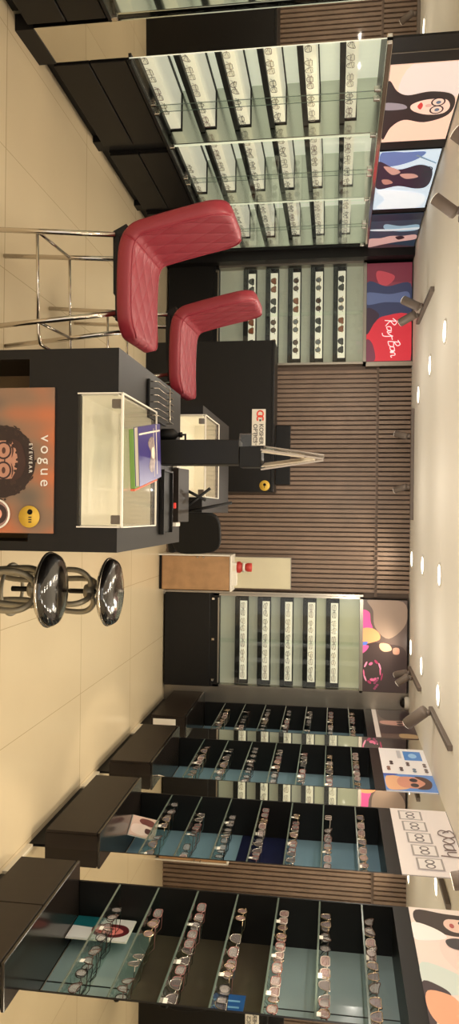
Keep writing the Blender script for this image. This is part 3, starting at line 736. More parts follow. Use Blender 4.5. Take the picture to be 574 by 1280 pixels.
# ------------------------------------------------------------------ counters
def counter(label, x, y, x0=0.0):
    """island: width .685, depth 1.0, height .95; origin front left floor"""
    t = thing('sales_counter', label, 'counter', (x, y, 0), 0, 'black island counters')
    W, D, Hh = 0.685, 1.0, 0.95
    b = MB()
    b.box(x0, x0+0.033, 0, D, 0, Hh, 'black').box(W-0.033, W, 0, D, 0, Hh, 'black').box(x0+0.033, W-0.033, D-0.02, D, 0, Hh, 'black')
    b.box(x0+0.033, W-0.033, 0, 0.02, 0.637, 0.818, 'black')
    b.box(x0+0.033, 0.152, 0, 0.47, 0.818, Hh, 'black').box(0.600, W-0.033, 0, 0.47, 0.818, Hh, 'black')
    b.box(x0+0.033, W-0.033, 0.47, D-0.02, 0.925, Hh, 'black')
    b.box(x0+0.033, W-0.033, 0.02, 0.47, 0.637, 0.655, 'black').build('body', t)
    MB().box(x0+0.033, W-0.033, 0.30, 0.315, 0.0, 0.637, 'tanback').build('recess_panel', t)
    s = MB().box(0.152, 0.600, 0.012, 0.47, 0.806, 0.818, 'showcase').box(0.152, 0.600, 0.46, 0.47, 0.818, 0.945, 'showcase').box(0.152, 0.158, 0.012, 0.46, 0.818, 0.945, 'showcase').box(0.594, 0.600, 0.012, 0.46, 0.818, 0.945, 'showcase').build('showcase', t)
    MB().box(0.152, 0.600, -0.004, 0.004, 0.812, 0.965, 'acrylic').build('front_glass', s)
    MB().box(0.152, 0.600, 0.004, 0.475, 0.957, 0.965, 'acrylic').build('top_glass', s)
    MB().box(0.150, 0.602, -0.006, 0.006, 0.962, 0.968, 'white').box(0.150, 0.154, 0, 0.475, 0.962, 0.968, 'white').box(0.598, 0.602, 0, 0.475, 0.962, 0.968, 'white').box(0.150, 0.602, 0.471, 0.475, 0.962, 0.968, 'white').box(0.150, 0.154, -0.006, -0.002, 0.81, 0.965, 'white').box(0.598, 0.602, -0.006, -0.002, 0.81, 0.965, 'white').build('glass_edge', s)
    for xx in (0.170, 0.560):
        MB().box(xx, xx+0.03, 0.006, 0.03, 0.925, 0.956, 'spotgrey', 0.003).build('glass_clip', s)
    return t
counter('black island counter in front, holding the curly haired poster', -0.55, 2.405)
counter('black island counter standing behind the front one', -0.69, 4.0, 0.10)

# poster on the front counter
pt = thing('counter_poster', 'fashion poster of curly haired person on the front counter', 'poster', (-0.418, 2.395, 0.13))
w, h = 0.492, 0.60
gm = bpy.data.materials.new('orange_grey_print'); gm.use_nodes = True
nt = gm.node_tree; bs = nt.nodes['Principled BSDF']; bs.inputs['Roughness'].default_value = 0.3
tc = nt.nodes.new('ShaderNodeTexCoord'); sp = nt.nodes.new('ShaderNodeSeparateXYZ'); nz = nt.nodes.new('ShaderNodeTexNoise'); nz.inputs['Scale'].default_value = 7; nz.inputs['Detail'].default_value = 1
mp = nt.nodes.new('ShaderNodeMapping'); mp.inputs['Scale'].default_value = (1.0, 1, 0.6)
nt.links.new(tc.outputs['Object'], mp.inputs[0]); nt.links.new(mp.outputs[0], nz.inputs['Vector'])
rp = nt.nodes.new('ShaderNodeValToRGB'); cr = rp.color_ramp
cr.elements[0].position = 0.36; cr.elements[0].color = lin((104, 96, 88))+(1,)
cr.elements[1].position = 0.70; cr.elements[1].color = lin((190, 112, 76))+(1,)
e2 = cr.elements.new(0.5); e2.color = lin((142, 112, 92))+(1,)
nt.links.new(nz.outputs['Fac'], rp.inputs['Fac']); nt.links.new(rp.outputs['Color'], bs.inputs['Base Color'])
b = MB(); b.box(0, w, 0, 0.008, 0, h, gm)
def lay(col, pts, n, e=0.0):
    q = [(min(max(p[0], 0.001), w-0.001), -n, max(p[1], 0.001)) for p in pts]
    tb = bmesh.new(); f = tb.faces.new([tb.verts.new(p) for p in q]); f.normal_update()
    if f.normal.y > 0: f.normal_flip()
    bmesh.ops.triangulate(tb, faces=[f]); b._merge(tb, ink(col, e) if isinstance(col, tuple) else col)
random.seed(3)
HX, HZ, HS = 0.250, 0.410, 0.84
def hp(*pts): return [(HX+p[0]*HS, HZ+p[1]*HS) for p in pts]
def he(cx, cy, rx, ry): return hp(*el(cx, cy, rx, ry))
lay((44, 28, 28), [(HX+(0.148+random.uniform(-0.003, 0.003))*HS*cos(a), HZ+(0.148+random.uniform(-0.003, 0.003))*HS*sin(a)) for a in [2*pi*k/70 for k in range(70)]], 0.0006)
for k in range(150):
    a = random.uniform(0.0, 2*pi); rr = random.uniform(0.120, 0.156)*HS
    lay(((44, 28, 28), (58, 38, 34), (36, 22, 24))[k % 3], el(HX+rr*cos(a), HZ+rr*sin(a), random.uniform(0.003, 0.007), random.uniform(0.002, 0.004), a+pi/2, 8), 0.0008+k*0.000004)
lay((188, 138, 118), smooth_loop(hp((-0.085, 0.03), (-0.06, 0.085), (0, 0.10), (0.055, 0.085), (0.07, 0.03), (0.06, -0.08), (-0.01, -0.14), (-0.07, -0.08))), 0.0016)
for k in range(40):
    a = random.uniform(0.1, pi-0.1)
    lay(((44, 28, 28), (58, 38, 34))[k % 2], el(HX+random.uniform(0.078, 0.1)*HS*cos(a), HZ+(0.02+random.uniform(0.05, 0.09)*sin(a))*HS, 0.008, 0.005, a, 8), 0.0017+k*0.000003)
lay((60, 36, 34), smooth_loop(hp((-0.09, 0.05), (-0.07, 0.09), (0, 0.11), (0.06, 0.09), (0.075, 0.05), (0.02, 0.075), (-0.04, 0.07))), 0.0019)
for sx in (-0.045, 0.035):
    lay((52, 34, 40), hp(*ring(sx, 0.015, 0.036, 0.034, 0.2)), 0.0022)
    lay((80, 50, 46), he(sx, 0.016, 0.013, 0.008), 0.0023)
    lay((70, 42, 40), smooth_loop(hp((sx-0.03, 0.048), (sx, 0.058), (sx+0.03, 0.05), (sx, 0.052))), 0.0024)
lay((52, 34, 40), hp((-0.012, 0.018), (0.002, 0.018), (0.002, 0.023), (-0.012, 0.023)), 0.0025)
lay((168, 112, 96), he(-0.005, -0.035, 0.016, 0.012), 0.0024)
lay((176, 70, 74), smooth_loop(hp((-0.035, -0.075), (-0.005, -0.066), (0.025, -0.075), (-0.005, -0.09))), 0.0024)
lay((70, 62, 70), S((0.05, 0), (0.1, 0.14), (0.2, 0.2), (0.33, 0.2), (0.44, 0.13), (0.48, 0)), 0.0012)
RX = Matrix.Rotation(pi/2, 4, 'X')
b.text('vogue', 0.054, ink((226, 220, 212), 0.12), Matrix.Translation((0.160, -0.0030, 0.556)) @ RX, spacing=1.42)
b.text('EYEWEAR', 0.0165, ink((226, 220, 212), 0.12), Matrix.Translation((0.188, -0.0042, 0.515)) @ RX, spacing=1.55)
b.build('printed_sheet', pt)
st = tag(MB().lathe([(0.037, 0), (0.037, 0.0012), (0, 0.0012)], 'yellow', 32, Matrix.Translation((0, 0, 0)) @ RX).lathe([(0.0095, 0.0013), (0.0095, 0.0022), (0.007, 0.0022), (0.007, 0.0013)], 'ink', 20, Matrix.Translation((-0.016, 0, 0.003)) @ RX)
    .box(-0.018, -0.014, -0.0022, -0.0012, 0, 0.006, 'ink').box(0.000, 0.004, -0.002, -0.0012, -0.002, 0.009, 'ink').box(0.008, 0.012, -0.002, -0.0012, -0.002, 0.009, 'ink').box(0.016, 0.020, -0.002, -0.0012, -0.002, 0.009, 'ink')
    .build('round_sticker'), 'round yellow sticker at the right edge of the curly haired poster', 'sticker')
st.location = (0.018, 2.3900, 0.648)
q = MB().lathe([(0.052, 0), (0.052, 0.0012), (0, 0.0012)], 'white', 32, RX)
def lay2(col, pts, n):
    tb = bmesh.new(); f = tb.faces.new([tb.verts.new((p[0], -n, p[1])) for p in pts]); f.normal_update()
    if f.normal.y > 0: f.normal_flip()
    bmesh.ops.triangulate(tb, faces=[f]); q._merge(tb, ink(col, 0.05))
lay2((150, 118, 112), el(0, 0, 0.046, 0.046), 0.0016); lay2((56, 38, 40), el(0, 0.008, 0.034, 0.034), 0.0019)
lay2((226, 160, 140), el(0, -0.002, 0.022, 0.026), 0.0022); lay2((190, 60, 66), el(0.0, -0.014, 0.009, 0.005), 0.0025)
lay2((70, 40, 44), el(-0.009, 0.006, 0.008, 0.006), 0.0025); lay2((70, 40, 44), el(0.009, 0.006, 0.008, 0.006), 0.0025)
st = tag(q.build('round_photo_sticker'), 'round portrait sticker with white rim below the yellow sticker', 'sticker'); st.location = (0.010, 2.3900, 0.528)

# books on the showcase glass
bk = thing('picture_book', 'purple picture book with lace pattern on the showcase glass', 'book', (-0.215, 2.64, 0.9855), radians(9))
MB().box(-0.10, 0.10, -0.155, 0.16, 0.002, 0.014, 'paper').box(-0.102, 0.102, -0.158, 0.162, 0.0, 0.002, 'book1').box(-0.102, 0.102, -0.158, 0.162, 0.014, 0.016, 'book1').build('pages', bk)
MB().box(-0.08, -0.074, -0.15, 0.155, 0.016, 0.0166, 'paper').box(-0.10, 0.085, 0.095, 0.102, 0.016, 0.0166, 'paper').prism(smooth_loop([(-0.06, 0.03), (-0.03, 0.07), (0.03, 0.075), (0.07, 0.03), (0.05, -0.02), (0.0, 0.01), (-0.04, -0.03)], 4), 0.016, 0.0166, 'book2', 'z').prism(el(0.0, 0.04, 0.022, 0.022), 0.0166, 0.0171, 'paper', 'z').box(-0.09, 0.09, 0.055, 0.058, 0.0162, 0.0169, 'paper').build('cover_print', bk)
bk = thing('picture_book', 'green edged book with orange spine under the purple one', 'book', (-0.205, 2.64, 0.9685), radians(9))
MB().box(-0.105, 0.10, -0.16, 0.165, 0.0, 0.017, 'green', 0.002, 1).build('pages', bk)
MB().box(0.10, 0.108, -0.163, 0.168, 0.0, 0.017, 'orange', 0.002, 1).build('spine', bk)

# wire lens rack, bottle, tray, terminal, easel on the far half of the front counter
rk = thing('wire_rack', 'small chrome wire rack on the counter left of the book', 'rack', (-0.44, 2.93, 0.95))
MB().box(-0.075, 0.075, -0.15, 0.15, 0, 0.012, 'black2', 0.003).build('base', rk)
for k in range(6):
    xx = -0.065+0.026*k
    MB().tube([(xx, -0.14, 0.012), (xx, -0.14, 0.04), (xx, 0.14, 0.04), (xx, 0.14, 0.012)], 0.0018, 'chrome', 6).build('wire', rk)
MB().tube([(-0.07, 0.06, 0.043), (0.07, 0.06, 0.043)], 0.0028, 'chrome', 6).build('cross_bar', rk)
bt = thing('pump_bottle', 'small black pump bottle beside the wire rack', 'bottle', (-0.325, 3.03, 0.95))
MB().lathe([(0.024, 0), (0.026, 0.004), (0.026, 0.05), (0.018, 0.062), (0.009, 0.068), (0.009, 0.078)], 'black2', 20).build('body', bt)
MB().lathe([(0.011, 0.076), (0.011, 0.088), (0.004, 0.09), (0.004, 0.1), (0, 0.1)], 'black2', 14).box(-0.004, 0.022, -0.004, 0.004, 0.098, 0.105, 'black2').build('pump', bt)
tr = thing('counter_tray', 'flat black tray on the right of the front counter', 'tray', (-0.045, 3.09, 0.95))
MB().box(-0.135, 0.135, -0.085, 0.085, 0, 0.008, 'black2', 0.002, 1).box(-0.135, 0.135, -0.085, -0.078, 0.008, 0.02, 'black').box(-0.135, 0.135, 0.078, 0.085, 0.008, 0.02, 'black').box(-0.135, -0.128, -0.078, 0.078, 0.008, 0.02, 'black').box(0.128, 0.135, -0.078, 0.078, 0.008, 0.02, 'black').build('body', tr)
MB().box(-0.05, 0.03, -0.0875, -0.085, 0.004, 0.014, 'interior').build('finger_slot', tr)
te = thing('payment_terminal', 'brown black payment terminal with red key behind the tray', 'terminal', (-0.08, 3.30, 0.95))
MB().prism([(-0.06, 0), (0.05, 0), (0.05, 0.055), (-0.06, 0.03)], -0.12, 0.12, 'brownblack', 'x', 0.004).build('body', te)
MB().box(0.035, 0.06, -0.062, -0.056, 0.008, 0.02, 'redled', 0.002, 1).build('red_key', te)
MB().box(-0.14, -0.122, -0.05, 0.03, 0, 0.02, 'white', 0.002).build('end_cap', te); MB().box(0.122, 0.14, -0.05, 0.03, 0, 0.02, 'white', 0.002).build('end_cap', te)
ea = thing('display_easel', 'small black easel with slanted arms on the front counter', 'easel', (0.0, 3.375, 0.95))
for pts in ([(-0.125, 0, 0.0), (-0.06, 0.0, 0.13)], [(0.0, 0, 0.0), (-0.05, 0.01, 0.25)], [(0.0, 0, 0.0), (-0.115, 0.0, 0.15)]):
    MB().tube(pts, 0.007, 'black2', 8).build('arm', ea)
MB().lathe([(0.03, 0), (0.03, 0.006), (0, 0.006)], 'black2', 16, Matrix.Translation((0.0, -0.0, 0))).box(-0.135, 0.0, -0.006, 0.006, 0.0, 0.008, 'black2').build('base', ea)

# black pillar with leaflet tent
pl = thing('display_pillar', 'square black display pillar standing on the front counter', 'display stand', (-0.248, 3.02, 0.95))
MB().box(-0.05, 0.05, -0.06, 0.06, 0, 0.335, 'black', 0.003, 1).build('column', pl)
MB().box(-0.022, 0.06, -0.055, 0.055, 0.335, 0.425, 'black2', 0.003, 1).build('head', pl)
MB().box(-0.075, -0.022, -0.05, 0.0, 0.335, 0.40, 'acrylic').build('clear_pocket', pl)
tn = thing('leaflet_tent', 'clear tent holder with white leaflets on top of the black pillar', 'leaflet holder', (-0.229, 3.02, 1.375), radians(10))
for sx in (-1, 1):
    T = Matrix.Translation((sx*0.0395, 0, 0)) @ Matrix.Rotation(-sx*0.145, 4, 'Y')
    MB().box(-0.0018, 0.0018, -0.075, 0.075, 0, 0.25, 'acrylic', T=T).box(-0.003, 0.003, -0.078, -0.074, 0, 0.25, 'frclear', T=T).box(-0.003, 0.003, 0.074, 0.078, 0, 0.25, 'frclear', T=T).build('clear_panel', tn)
    T = Matrix.Translation((sx*0.029, 0, 0.002)) @ Matrix.Rotation(-sx*0.13, 4, 'Y')
    MB().box(-0.001, 0.001, -0.07, 0.07, 0, 0.19+0.02*sx, 'paper', T=T).build('leaflet', tn)

# ------------------------------------------------------------------ reception desk and what stands behind
rd = thing('reception_desk', 'tall plain black reception desk with the white sign', 'desk', (-1.50, 6.40, 0))
MB().box(0, 1.31, 0, 0.03, 0, 1.115, 'black').build('front_panel', rd)
MB().box(-0.0, 1.31, 0.0, 0.34, 1.115, 1.14, 'black', 0.003, 1).build('worktop', rd)
MB().box(0, 0.03, 0.03, 0.5, 0, 1.115, 'black').box(1.28, 1.31, 0.03, 0.5, 0, 1.115, 'black').box(0.03, 1.28, 0.03, 0.5, 0.72, 0.75, 'black').build('side_panel', rd)
sg = thing('shop_sign', 'white sign with red ring and dark lettering on reception desk', 'sign', (-0.905, 6.396, 0.950))
MB().box(0, 0.315, -0.008, 0, 0, 0.118, 'white', 0.001, 1).build('board', sg)
q = MB()
rdm, dkm = ink((224, 76, 58), 0.1), ink((70, 64, 62), 0.05)
q.tube([(0.042+0.026*cos(a), -0.009, 0.072+0.026*sin(a)) for a in [2*pi*k/20 for k in range(20)]], 0.0065, rdm, 6, closed=True)
q.tube([(0.084+0.026*cos(a), -0.009, 0.072+0.026*sin(a)) for a in [0.9+4.5*k/14 for k in range(15)]], 0.0065, rdm, 6)
q.lathe([(0.009, 0), (0.009, 0.0015), (0, 0.0015)], dkm, 14, Matrix.Translation((0.098, -0.009, 0.072)) @ RX)
q.text('KOSHER', 0.050, dkm, Matrix.Translation((0.128, -0.0088, 0.066)) @ RX, offset=0.0006, spacing=0.92)
q.text('OPTICS', 0.050, dkm, Matrix.Translation((0.128, -0.0088, 0.014)) @ RX, offset=0.0006, spacing=0.98)
q.build('lettering', sg)
st = tag(MB().lathe([(0.045, 0), (0.045, 0.002), (0, 0.002)], 'yellow', 28, RX).lathe([(0.013, 0.0021), (0.013, 0.003), (0.009, 0.003), (0.009, 0.0021)], 'ink', 16, Matrix.Translation((-0.008, 0, 0.0)) @ RX).box(0.006, 0.02, -0.003, -0.002, -0.003, 0.003, 'ink').build('round_sticker'),
    'round yellow sticker at the right end of the reception desk', 'sticker')
st.location = (-0.245, 6.399, 1.065)
mo = thing('monitor', 'dark monitor seen from behind on the reception desk', 'monitor', (-0.52, 6.55, 1.14))
MB().box(-0.26, 0.26, -0.02, 0.02, 0.005, 0.135, 'black2', 0.006).build('screen_back', mo)
MB().box(-0.10, 0.10, -0.06, 0.06, 0, 0.008, 'black2', 0.002, 1).box(-0.02, 0.02, -0.012, 0.012, 0.006, 0.05, 'black2').build('stand', mo)
oc = thing('office_chair', 'black office chair behind the counters', 'chair', (0.09, 5.70, 0), radians(200))
MB().prism(smooth_loop([(-0.2, 0.5), (-0.22, 0.68), (-0.17, 0.84), (0, 0.87), (0.17, 0.84), (0.22, 0.68), (0.2, 0.5), (0, 0.46)], 4), 0.17, 0.23, 'black2', 'y', 0.012).build('backrest', oc)
MB().box(-0.23, 0.23, -0.22, 0.2, 0.42, 0.49, 'black2', 0.025, 3).build('seat', oc)
MB().lathe([(0.03, 0.08), (0.03, 0.3), (0.02, 0.3), (0.02, 0.42)], 'black2', 14).box(-0.03, 0.03, 0.14, 0.2, 0.40, 0.55, 'black2').build('column', oc)
for k in range(5):
    a = 2*pi*k/5
    MB().tube([(0, 0, 0.1), (0.24*cos(a), 0.24*sin(a), 0.06)], [0.025, 0.015], 'black2', 8).lathe([(0, -0.025), (0.018, -0.018), (0.025, 0), (0.018, 0.018), (0, 0.025)], 'black2', 12, Matrix.Translation((0.24*cos(a), 0.24*sin(a), 0.025))).build('leg', oc)
oc.scale = (0.78, 0.78, 0.94)
cb = thing('storage_cabinet', 'tan wooden cabinet with white edge beside the right back display', 'cabinet', (0.405, 6.98, 0))
MB().box(0, 0.325, 0.0, 0.26, 0.03, 0.69, 'tan').box(0, 0.325, 0.02, 0.26, 0, 0.03, 'black2').build('body', cb)
MB().box(0.004, 0.321, -0.016, 0.0, 0.04, 0.685, 'tan', 0.002, 1).build('door', cb)
MB().box(-0.014, 0.0, -0.016, 0.26, 0, 0.70, 'white').box(-0.014, 0.335, -0.016, 0.26, 0.69, 0.705, 'white', 0.002, 1).build('edge_frame', cb)
MB().lathe([(0.008, 0), (0.008, 0.02), (0, 0.02)], 'chrome', 12, Matrix.Translation((0.012, -0.016, 0.38)) @ RX).lathe([(0.008, 0), (0.008, 0.02), (0, 0.02)], 'chrome', 12, Matrix.Translation((0.012, -0.016, 0.44)) @ RX).build('hinge', cb)
bo = tag(MB().box(0, 0.30, 0, 0.02, 0, 0.545, 'cream', 0.002, 1).box(-0.006, 0.0, -0.002, 0.022, 0, 0.545, 'steel').box(-0.006, 0.306, -0.002, 0.022, 0.545, 0.551, 'steel').build('cream_board'), 'upright cream board standing on the tan cabinet', 'board')
bo.location = (0.425, 7.20, 0.705)
bx = tag(MB().box(-0.11, 0.11, -0.05, 0.05, 0, 0.045, 'white', 0.004).box(-0.085, -0.03, -0.0515, -0.05, 0.01, 0.035, 'paper').build('carton'), 'flat white carton on the tan cabinet', 'carton')
bx.location = (0.575, 7.04, 0.705)
bt = thing('red_bottle', 'red and white bottle on the white carton', 'bottle', (0.51, 7.04, 0.75))
MB().lathe([(0.05, 0), (0.055, 0.006), (0.055, 0.03), (0.04, 0.045), (0.04, 0.06)], 'redplastic', 22).build('body', bt)
MB().lathe([(0.045, 0.055), (0.046, 0.075), (0.04, 0.078)], 'white', 22).build('band', bt)
MB().lathe([(0.030, 0.077), (0.042, 0.10), (0.042, 0.14), (0.0, 0.145)], 'redplastic', 22).build('cap', bt)

# ------------------------------------------------------------------ red bar chairs
def bar_chair(label, x, y, rz=0.0):
    t = thing('bar_chair', label, 'bar chair', (x, y, 0), rz, 'red quilted bar chairs')
    # local: x along the seat (front +x), y width 0..0.44 ; origin at rear-near floor
    path = smooth_path([(0.505, 0.764), (0.44, 0.754), (0.34, 0.750), (0.20, 0.753), (0.10, 0.764), (0.045, 0.800), (0.022, 0.870), (0.0, 0.96), (-0.022, 1.06), (-0.040, 1.15), (-0.050, 1.215)], 5)
    cum = [0.0]
    for p, q in zip(path, path[1:]): cum.append(cum[-1]+math.hypot(q[0]-p[0], q[1]-p[1]))
    T_ = cum[-1]; W2, Rc, th = 0.25, 0.11, 0.033
    def half(d):
        e = min(d, T_-d)
        return W2 if e >= Rc else W2-Rc+math.sqrt(max(0.0, Rc*Rc-(Rc-e)**2))
    def tk(d):
        e = min(d, T_-d); return th if e > 0.03 else th*(0.35+0.65*math.sqrt(max(0.0, 1-(1-e/0.03)**2)))
    def ringat(k):
        p = path[k]; a, c = path[max(k-1, 0)], path[min(k+1, len(path)-1)]
        tx, tz = c[0]-a[0], c[1]-a[1]; l = math.hypot(tx, tz); nx, nz = tz/l, -tx/l      # inner side (up / forward)
        hw, t_ = half(cum[k]), tk(cum[k]); out = []
        for (u, v) in ((-1, -0.55), (-1, 0.55), (-0.985, 0.85), (-0.93, 1.0), (-0.6, 1.06), (-0.2, 1.08), (0.2, 1.08), (0.6, 1.06), (0.93, 1.0), (0.985, 0.85), (1, 0.55), (1, -0.55), (0.97, -0.9), (0.9, -1), (0, -1), (-0.9, -1), (-0.97, -0.9)):
            out.append((p[0]+nx*v*t_, 0.25+u*hw, p[1]+nz*v*t_))
        return out
    def pad(k0, k1, nm):
        bm = bmesh.new(); R_ = [[bm.verts.new(v) for v in ringat(k)] for k in range(k0, k1+1)]
        n_ = len(R_[0])
        side = set()
        for a, c in zip(R_, R_[1:]):
            for m_ in range(n_):
                f = bm.faces.new((a[m_], a[(m_+1) % n_], c[(m_+1) % n_], c[m_]))
                if m_ in (0, 1, 9, 10, 11, 12, 13, 14, 15, 16): side.add(len(bm.faces)-1)
        bm.faces.new(R_[0][::-1]); bm.faces.new(R_[-1])
        bmesh.ops.recalc_face_normals(bm, faces=bm.faces[:])
        q = MB(); q._merge(bm, 'red', True); q.mi('redside')
        q.bm.faces.ensure_lookup_table()
        for i_ in side: q.bm.faces[i_].material_index = 1
        return q.build(nm, t)
    mid = min(range(len(path)), key=lambda k: abs(path[k][0]-0.07)+abs(path[k][1]-0.78))
    pad(0, mid, 'seat'); pad(mid, len(path)-1, 'backrest')
    for iv in (3, 8):
        MB().tube([ringat(k)[iv] for k in range(1, len(path)-1)], 0.0045, 'redpipe', 7).build('piping', t)
    MB().box(0.05, 0.42, 0.05, 0.44, 0.700, 0.722, 'black2', 0.004).prism([(0.0, 0.75), (0.03, 0.69), (0.30, 0.69), (0.34, 0.72)], 0.06, 0.34, 'black2', 'y').build('seat_bracket', t)
    for (a, bb) in (((0.05, 0.045), (0.0, 0.02)), ((0.39, 0.045), (0.45, 0.02)), ((0.05, 0.425), (0.0, 0.45)), ((0.39, 0.425), (0.45, 0.45))):
        MB().tube([(a[0], a[1], 0.705), (bb[0], bb[1], 0.004)], 0.0115, 'chrome', 10).build('leg', t)
    f = 0.352/0.705
    def at(a, bb): return (bb[0]+(a[0]-bb[0])*f, bb[1]+(a[1]-bb[1])*f, 0.352)
    A, Bq, Cq, Dq = at((0.05, 0.045), (0.0, 0.02)), at((0.39, 0.045), (0.45, 0.02)), at((0.39, 0.425), (0.45, 0.45)), at((0.05, 0.425), (0.0, 0.45))
    MB().tube([A, Bq], 0.007, 'chrome', 8).tube([Dq, Cq], 0.007, 'chrome', 8).tube([A, Dq], 0.007, 'chrome', 8).tube([Bq, Cq], 0.007, 'chrome', 8).build('stretcher', t)
    MB().tube(smooth_path([Bq, (Bq[0]+0.07, Bq[1]+0.01, 0.352), (Bq[0]+0.10, Bq[1]+0.06, 0.352), (Cq[0]+0.10, Cq[1]-0.06, 0.352), (Cq[0]+0.07, Cq[1]-0.01, 0.352), Cq], 4), 0.008, 'chrome', 8).build('footrest', t)
    return t
bar_chair('red quilted bar chair nearest the left wall display', -1.262, 3.10, radians(3))
bar_chair('red quilted bar chair farther back, before the reception desk', -1.185, 4.13, radians(3))

# ------------------------------------------------------------------ round stools on the right of the counter
def stool(label, x, y, zs, hub, rz):
    t = thing('round_stool', label, 'stool', (x, y, 0), rz, 'round glossy black stools')
    R = 0.148
    MB().lathe([(0.05, zs-0.055), (R-0.012, zs-0.05), (R, zs-0.035), (R+0.002, zs-0.018), (R-0.008, zs-0.004), (R-0.03, zs+0.003), (R*0.5, zs+0.008), (0, zs+0.01)], 'vinyl', 40).build('seat', t)
    MB().tube([((R+0.001)*cos(a), (R+0.001)*sin(a), zs-0.034) for a in [2*pi*k/40 for k in range(40)]], 0.006, 'chrome', 8, closed=True).build('chrome_band', t)
    MB().lathe([(0.011, hub-0.1), (0.011, zs-0.05)], 'black2', 14).build('screw_post', t)
    MB().lathe([(0.03, hub-0.025), (0.034, hub-0.015), (0.034, hub+0.012), (0.02, hub+0.02)], 'greytube', 18).build('hub', t)
    for k in range(4):
        a = 2*pi*k/4+0.45
        prof = [(0.02, hub), (0.06, hub+0.006), (0.10, hub-0.025), (0.112, hub-0.08), (0.10, hub-0.2), (0.085, hub-0.30), (0.10, 0.14), (0.15, 0.05), (0.165, 0.012)]
        MB().tube(smooth_path([(r*cos(a), r*sin(a), z) for r, z in prof], 5), 0.0130, 'greytube', 10).lathe([(0.015, 0), (0.015, 0.014), (0.0, 0.016)], 'black2', 12, Matrix.Translation((0.165*cos(a), 0.165*sin(a), 0))).build('leg', t)
    MB().tube([(0.115*cos(a), 0.115*sin(a), 0.20) for a in [2*pi*k/32 for k in range(32)]], 0.009, 'greytube', 8, closed=True).build('foot_ring', t)
    return t
stool('lower round glossy black stool nearest the counter front', 0.318, 2.90, 0.555, 0.46, 0.35)
stool('raised round glossy black stool on thin black post', 0.36, 3.255, 0.695, 0.575, 0.0)

# ------------------------------------------------------------------ ceiling fittings
LIGHTS = []
def downlight(x, y):
    t = thing('downlight', '', 'ceiling light', (x, y, ZC), 0, 'round recessed downlights')
    MB().lathe([(0.085, 0), (0.085, -0.006), (0.072, -0.008), (0.070, -0.002)], 'white', 28).build('rim', t)
    MB().lathe([(0.070, -0.002), (0.070, -0.005), (0, -0.005)], 'led', 28).build('diffuser', t)
    return t
cols = [(-1.17, 'left'), (0.40, 'middle'), (1.215, 'right')]
rows = [(7.03, 'farthest'), (6.18, 'second farthest'), (5.20, 'third farthest'), (4.2, 'fourth farthest'), (3.1, 'fifth farthest'), (1.9, 'sixth farthest'), (0.6, 'nearest')]
for x, cn in cols:
    for y, rn in rows:
        if cn == 'left' and rn == 'farthest': x_, y_ = -1.05, 6.62
        elif cn == 'left' and rn == 'second farthest': x_, y_ = -1.15, 5.84
        elif cn == 'left' and rn == 'third farthest': x_, y_ = -1.22, 5.07
        else: x_, y_ = x, y
        d = downlight(x_, y_); d['label'] = 'round glowing downlight, %s in the %s row of the ceiling' % (rn, cn)
        LIGHTS.append((x_, y_))
def track(label, x, y, L, rz, heads):
    t = thing('track_light', label, 'track light', (x, y, ZC), rz, 'ceiling spotlight tracks')
    MB().box(-0.018, 0.018, 0, L, -0.03, 0, 'spotgrey', 0.003, 1).build('track_rail', t)
    for (yy, yawd, tilt, hl, r) in heads:
        T = Matrix.Translation((0, yy, -0.085)) @ Matrix.Rotation(radians(yawd), 4, 'Z') @ Matrix.Rotation(radians(tilt), 4, 'Y')
        hd = MB().lathe([(0.0, 0.03), (r*0.9, 0.028), (r, 0.015), (r, -hl), (r*0.9, -hl-0.004)], 'spotgrey', 22, T).build('spot_head', t)
        MB().lathe([(r*0.88, -hl-0.0035), (r*0.88, -hl-0.0055), (0, -hl-0.0055)], 'spotlens', 18, T).build('lamp', hd)
        MB().tube([(0, yy, -0.03), (0, yy, -0.085)], 0.008, 'spotgrey', 8).lathe([(0.0, 0.022), (0.02, 0.012), (0.022, 0), (0.02, -0.012), (0, -0.022)], 'spotgrey', 14, Matrix.Translation((0, yy, -0.048))).build('joint', hd)
    return t
track('spotlight track with one large head above the third right niche', 1.385, 4.58, 0.92, 0, [(0.80, 28, -48, 0.15, 0.042)])
track('spotlight track with two small heads before the right back display', 1.41, 6.2, 0.86, 0, [(0.62, 60, -40, 0.09, 0.03), (0.42, 20, -40, 0.09, 0.03)])
track('spotlight track with two heads before the red script poster', -1.68, 5.65, 0.98, 0, [(0.45, 150, -35, 0.12, 0.035), (0.75, 60, -40, 0.12, 0.035)])
track('grey spotlight track along the fluted back wall', -0.98, 6.98, 1.02, -pi/2, [(0.25, 25, 40, 0.10, 0.03), (0.72, -25, 40, 0.10, 0.03)])
track('spotlight track before the lit portraits on the left', -1.70, 3.3, 1.1, 0, [(0.97, 170, -42, 0.12, 0.034), (0.25, 180, -40, 0.12, 0.034)])
track('spotlight track before the nearest right niches', 1.44, 2.3, 1.0, 0, [(0.80, 10, -14, 0.14, 0.036)])
cc = thing('security_camera', 'white dome camera with black lens under ceiling right corner', 'camera', (1.77, 7.19, ZC))
MB().lathe([(0.06, 0), (0.06, -0.03), (0.05, -0.045)], 'white', 24).build('housing', cc)
MB().lathe([(0.045, -0.04), (0.042, -0.062), (0.026, -0.08), (0, -0.086)], 'black2', 24).build('lens_dome', cc)

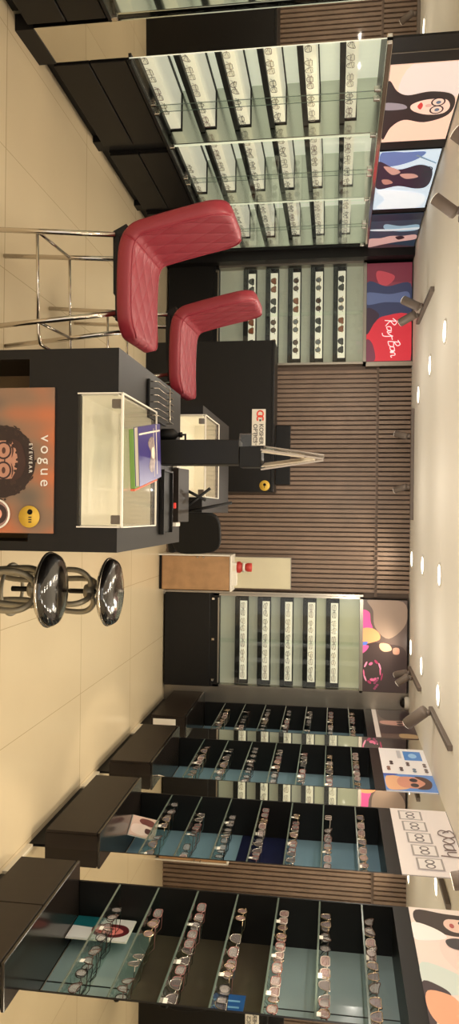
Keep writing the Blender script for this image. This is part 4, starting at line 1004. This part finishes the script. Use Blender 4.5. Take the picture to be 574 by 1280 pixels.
# ------------------------------------------------------------------ light
for i, (x, y) in enumerate(LIGHTS):
    l = bpy.data.lights.new('downlight_lamp', 'SPOT'); l.energy = 18; l.color = (1.0, 0.87, 0.68)
    l.spot_size = radians(150); l.spot_blend = 0.9; l.shadow_soft_size = 0.07
    o = bpy.data.objects.new('downlight_lamp', l); COL.objects.link(o); o.location = (x, y, ZC-0.02)
for x in (-1.25, -0.2, 0.9):  # added fill lamps without fittings, they brighten the ceiling
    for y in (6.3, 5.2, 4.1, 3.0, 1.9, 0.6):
        l = bpy.data.lights.new('ceiling_fill', 'POINT'); l.energy = 5.2; l.color = (1.0, 0.92, 0.80); l.shadow_soft_size = 0.0; l.specular_factor = 0.0
        o = bpy.data.objects.new('ceiling_fill', l); COL.objects.link(o); o.location = (x, y, ZC-0.55)
def aim(x, y, z, tx, ty, tz, e, size=50, col=(1, 0.85, 0.64)):
    l = bpy.data.lights.new('track_lamp', 'SPOT'); l.energy = e; l.color = col; l.spot_size = radians(size); l.spot_blend = 0.35; l.shadow_soft_size = 0.03
    o = bpy.data.objects.new('track_lamp', l); COL.objects.link(o); o.location = (x, y, z)
    o.rotation_euler = (Vector((tx, ty, tz))-Vector((x, y, z))).to_track_quat('-Z', 'Y').to_euler()
aim(1.50, 5.36, 2.16, 1.86, 5.3, 1.0, 40)
aim(1.50, 2.95, 2.16, 1.86, 3.1, 1.0, 50)
aim(-1.85, 4.4, 2.15, -2.5, 4.6, 1.3, 30)
w = bpy.data.worlds.new('shop_daylight'); SC.world = w; w.use_nodes = True
bg = w.node_tree.nodes['Background']; bg.inputs[0].default_value = (1.0, 0.93, 0.83, 1); bg.inputs[1].default_value = 1.2
SC.view_settings.view_transform = 'Standard'; SC.view_settings.look = 'None'
SC.view_settings.gamma = 1.0; SC.view_settings.use_curve_mapping = False; SC.view_settings.exposure = 0.0
SC.cycles.max_bounces = 10; SC.cycles.transparent_max_bounces = 24; SC.cycles.sample_clamp_indirect = 6.0
# prototypes that were never placed are removed with their parts
for p in P_open+P_flat+P_sun:
    if p.name not in used:
        for ch in list(p.children): bpy.data.objects.remove(ch)
        bpy.data.objects.remove(p)
